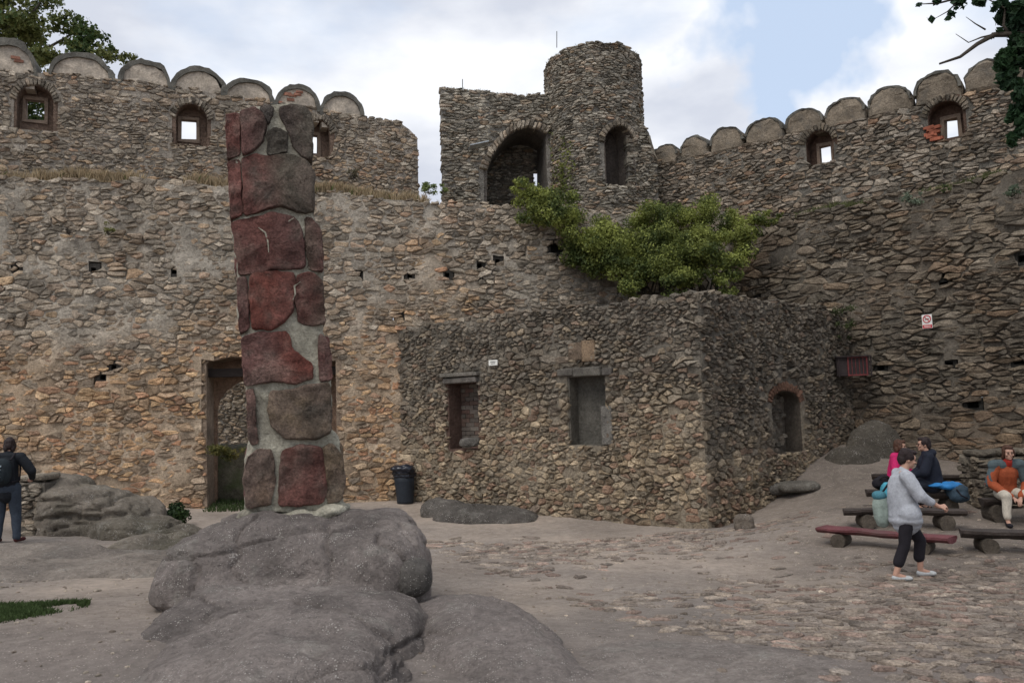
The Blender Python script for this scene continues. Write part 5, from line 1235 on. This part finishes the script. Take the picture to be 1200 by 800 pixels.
def jacket(P_, J, m, extra=(), r=1.0, k=1.0, folds=.015, sleeves=True):
    wa = np.array(J['wai']); pe = np.array(J['pel'])
    pr = [C_(pe+[0, 0, -.02], wa, .175*r, .165*r), C_(wa, J['che'], .165*r, .165*r), C_(J['shL'], J['shR'], .088*r, .088*r), C_(J['che'], np.array(J['nek'])+[0, 0, -.02], .14*r, .085*r)]
    if sleeves:
        for S in 'LR':
            e, w_ = np.array(J['el'+S]), np.array(J['wr'+S]); pr += [C_(J['sh'+S], e, .082*r, .070*r), C_(e, e+(w_-e)*.88, .068*r, .048*r)]
    return P_.garment('jacket', pr+list(extra), m, folds=folds, fr=6)
def trousers(P_, J, m, r=1.0, to=.9):
    pr = [ell(np.array(J['pel'])+[0, 0, -.02], (.16*r, .18*r, .12*r))]
    for S in 'LR':
        k_, a_ = np.array(J['kn'+S]), np.array(J['an'+S]); pr += [C_(J['hp'+S], k_, .105*r, .078*r), C_(k_, k_+(a_-k_)*to, .076*r, .058*r)]
    P_.garment('trousers', pr, m, folds=.008, fr=8)
def shoes(P_, J, m, r=1.0):
    for S in 'LR':
        an, to = np.array(J['an'+S]), np.array(J['to'+S]); d = (to-an)*[1, 1, 0]; a = math.atan2(d[1], d[0])
        V, F, Nn = fuse([ell(an+[0, 0, -.03], (.052, .042, .052), rz=a), C_(an+[0, 0, -.038], to+[0, 0, .0], .040*r, .036*r), ell(to+d*.1, (.055*r, .044*r, .034*r), rz=a)], .008, 2); V[:, 2] = np.maximum(V[:, 2], .004); P_.put('shoe', V, F, m)
# woman in orange and grey
lp = at(1180, 600, 13.65); lp[2] = gzs(lp[0], lp[1]-.4)
Lw, J = seated('woman in an orange and grey jacket and beige trousers sitting at the right edge', lp, -math.pi/2-.12, lean=.09, head_yaw=-.1, knee_w=.19, hand_to=((.40, .05, .44), (.40, -.05, .44)), el=((.12, .28, .66), (.12, -.28, .66)), seat=.40)
Lw.hair(M_HBR, std_hair(1))
jk = jacket(Lw, J, cloth('orange shell', (.30, .07, .028)), folds=.018)
Lw.garment('grey_yoke', [C_(np.array(J['shL'])+[0, .02, .01], np.array(J['shR'])+[0, -.02, .01], .096, .096), C_(J['shL'], J['elL'], .088, .074), C_(J['shR'], J['elR'], .088, .074)], cloth('grey-blue shell', (.075, .10, .11)))
Lw.garment('collar', [C_(np.array(J['nek'])+[-.01, 0, -.04], np.array(J['nek'])+[.01, 0, .035], .088, .078), C_(np.array(J['nek'])+[.06, 0, -.04], np.array(J['nek'])+[.09, 0, .0], .05, .045)], cloth('red collar', (.36, .03, .02)))
trousers(Lw, J, cloth('beige cotton', (.52, .47, .39)), to=.8); shoes(Lw, J, M_BLK)
# man in navy jacket
mp_ = at(1092, 577, 14.1); mp_[2] = gzs(mp_[0], mp_[1])
Mn, J = seated('man in a dark navy jacket and glasses sitting behind the walking woman', mp_, math.pi-.35, lean=.02, head_yaw=.15, head_pitch=.0, knee_w=.13, hand_to=((.36, .1, .62), (.34, -.14, .62)), seat=.42)
Mn.hair(M_HDARK, std_hair()); jacket(Mn, J, cloth('navy shell', (.012, .015, .026)), r=1.08, extra=[ell(np.array(J['nek'])+[-.07, 0, .0], (.08, .12, .07))]); trousers(Mn, J, cloth('dark denim', (.02, .024, .035))); shoes(Mn, J, M_BLK)
f = lambda p: Mn.hc+Mn.hm@np.array(p)
A = Acc()
for y in (.03, -.03): V, F = tube([f((.100, y+.022*math.cos(t), .005+.017*math.sin(t))) for t in np.linspace(0, 2*math.pi, 13)], .0025, 5); A.add(V, F)
for y in (.056, -.056): V, F = tube([f((.098, y*.95, .008)), f((.0, y*1.40, .01))], .0025, 5); A.add(V, F)
V, F = tube([f((.1, .008, .008)), f((.1, -.008, .008))], .0025, 5); A.add(V, F); o = Mn.put('glasses', np.vstack(A.V), A.F, M_DARK)
# child in pink
cp = at(1052, 574, 14.5); cp[2] = gzs(cp[0], cp[1])
Ch, J = seated('child in a bright pink jacket sitting beside the man in navy', cp, -.9, k=.86, lean=.04, head_yaw=.3, head_pitch=.1, knee_w=.1, sw=.145, seat=.50, foot_x=.42)
Ch.hair(M_HBR, std_hair(1)); jacket(Ch, J, cloth('pink shell', (.50, .02, .12)), r=.9); trousers(Ch, J, cloth('dark trousers', (.03, .03, .04)), r=.85); shoes(Ch, J, M_BLK, .9)
# blue jacket and packs lying on the bench
c = at(1103, 569, 14.0); V, F, Nn = fuse([ell(c, (.26, .18, .055), .9), ell(c+[.12, 0, .02], (.2, .16, .06)), ell(c+[-.12, -.05, .015], (.16, .14, .05)), ell(c+[.25, -.03, -.03], (.10, .16, .06))], .013, 2)
tagt(mesh('folded_jacket', V+Nn*(.03*fbm(V*[1, 1, 1.5], 5, 4))[:, None], F, cloth('bright blue shell', (.025, .17, .42), .55), smooth=True), 'bright blue jacket lying crumpled on the log bench', 'jacket')
c = at(1121, 575, 13.95); V, F, Nn = fuse([ell(c, (.18, .19, .13), .85), ell(c+[0, -.1, -.08], (.16, .12, .10), .85)], .013, 2)
r = thing('backpack', 'dark navy pack lying at the right end of the bench beside the blue jacket', 'backpack', c+[0, 0, -.15]); mesh('body', V+Nn*(.02*fbm(V, 7, 3))[:, None], F, cloth('slate nylon', (.03, .05, .07)), r, smooth=True)
V, F = tube([c+[-.1, -.19, .05], c+[-.05, -.23, -.05], c+[.06, -.21, -.1]], .013, 6); mesh('strap', V, F, M_BLK, r)
c = at(1033, 566, 14.35); V, F, Nn = fuse([ell(c, (.17, .15, .11), .85), ell(c+[.05, 0, .08], (.1, .1, .06))], .013, 2)
r = thing('backpack', 'black bag slumped at the left end of the bench behind the walking woman', 'backpack', c+[0, 0, -.12]); mesh('body', V+Nn*(.02*fbm(V, 7, 3))[:, None], F, M_BLK, r, smooth=True)
V, F = tube([c+[-.08, -.12, .08], c+[-.02, -.17, .13], c+[.08, -.12, .1]], .012, 6); mesh('strap', V, F, M_DARK, r)
c = at(1039, 574, 14.1); V, F, Nn = fuse([ell(c, (.10, .11, .14), .85)], .013, 2)
r = thing('backpack', 'turquoise bag between the black bag and the child in pink', 'backpack', c+[0, 0, -.14]); mesh('body', V+Nn*(.015*fbm(V, 7, 3))[:, None], F, cloth('turquoise nylon', (.07, .32, .42)), r, smooth=True)

# --- person with backpack at the left edge (seen from behind)
pp = at(7, 637, 13.9); pp[2] = gzs(pp[0], pp[1]); hk = 1.0
J = dict(pel=(0, 0, .92), wai=(0, 0, 1.07), che=(.0, 0, 1.26), nek=(.02, 0, 1.46), hed=(.04, 0, 1.54), shL=(.0, .19, 1.40), shR=(.0, -.19, 1.40), elL=(.05, .32, 1.15), wrL=(.25, .22, 1.06), elR=(.02, -.37, 1.16), wrR=(.20, -.30, 1.03),
         hpL=(0, .10, .90), hpR=(0, -.10, .90), knL=(.04, .12, .49), knR=(.03, -.13, .49), anL=(-.02, .13, .085), anR=(.0, -.16, .085), toL=(.12, .16, .04), toR=(.12, -.20, .04), back=(-1, 0, 0))
Lp = Person('person in a black jacket and jeans seen from behind, backpack on, at the left edge', pp, math.pi/2+.15)
Lp.body(skel(J)+Lp.head((.06, 0, 1.60), .3, .15)+Lp.hand(J['wrL'], (1, -.3, -.2), (0, -1, 0), .8)+Lp.hand(J['wrR'], (1, .3, -.3), (0, 1, 0), .8)+[calf(J, 'L'), calf(J, 'R')]); Lp.face(); Lp.hair(M_HDARK, std_hair(1))
jacket(Lp, J, cloth('black shell', (.010, .012, .016)), r=1.05, extra=[C_((0, 0, .82), (0, 0, 1.0), .17, .18)])
trousers(Lp, J, cloth('blue denim', (.035, .045, .062)), r=1.1, to=.98); shoes(Lp, J, cloth('dark red leather', (.07, .02, .02)))
f = lambda p: (rotz(np.array([p], float), Lp.rz)+Lp.loc)[0]
bc = f((-.24, .0, 1.18)); r = thing('backpack', 'black backpack with a pale grey pattern worn by the person at the left edge', 'backpack', f((-.24, 0, .96)))
V, F, Nn = fuse([ell(bc, (.155, .10, .22), .75, rz=Lp.rz-math.pi/2), ell(bc+[0, -.08, -.06], (.12, .07, .12), .7, rz=Lp.rz-math.pi/2)], .012, 2); mesh('body', V, F, cloth('black nylon', (.014, .02, .024)), r, smooth=True)
for k, (a, b, w_) in enumerate([(0, .08, .13), (0, .02, .15), (-.01, -.04, .16), (.0, -.10, .14)]):
    V, F = boxg(bc+[a, -.155 if b < .05 else -.11, b], (w_, .015, .028), Lp.rz-math.pi/2-.0); V[:, 2] += (V[:, 0]-V[:, 0].mean())*.25; mesh('pale_patch', V, F, cloth('pale print', (.30, .36, .38)), r)
for s in (-1, 1): V, F = tube([f((-.16, s*.11, 1.36)), f((-.05, s*.13, 1.47)), f((.10, s*.13, 1.42)), f((.17, s*.13, 1.2)), f((.02, s*.18, 1.02)), f((-.16, s*.13, 1.0))], .016, 6); mesh('strap', V, F, M_BLK, r)
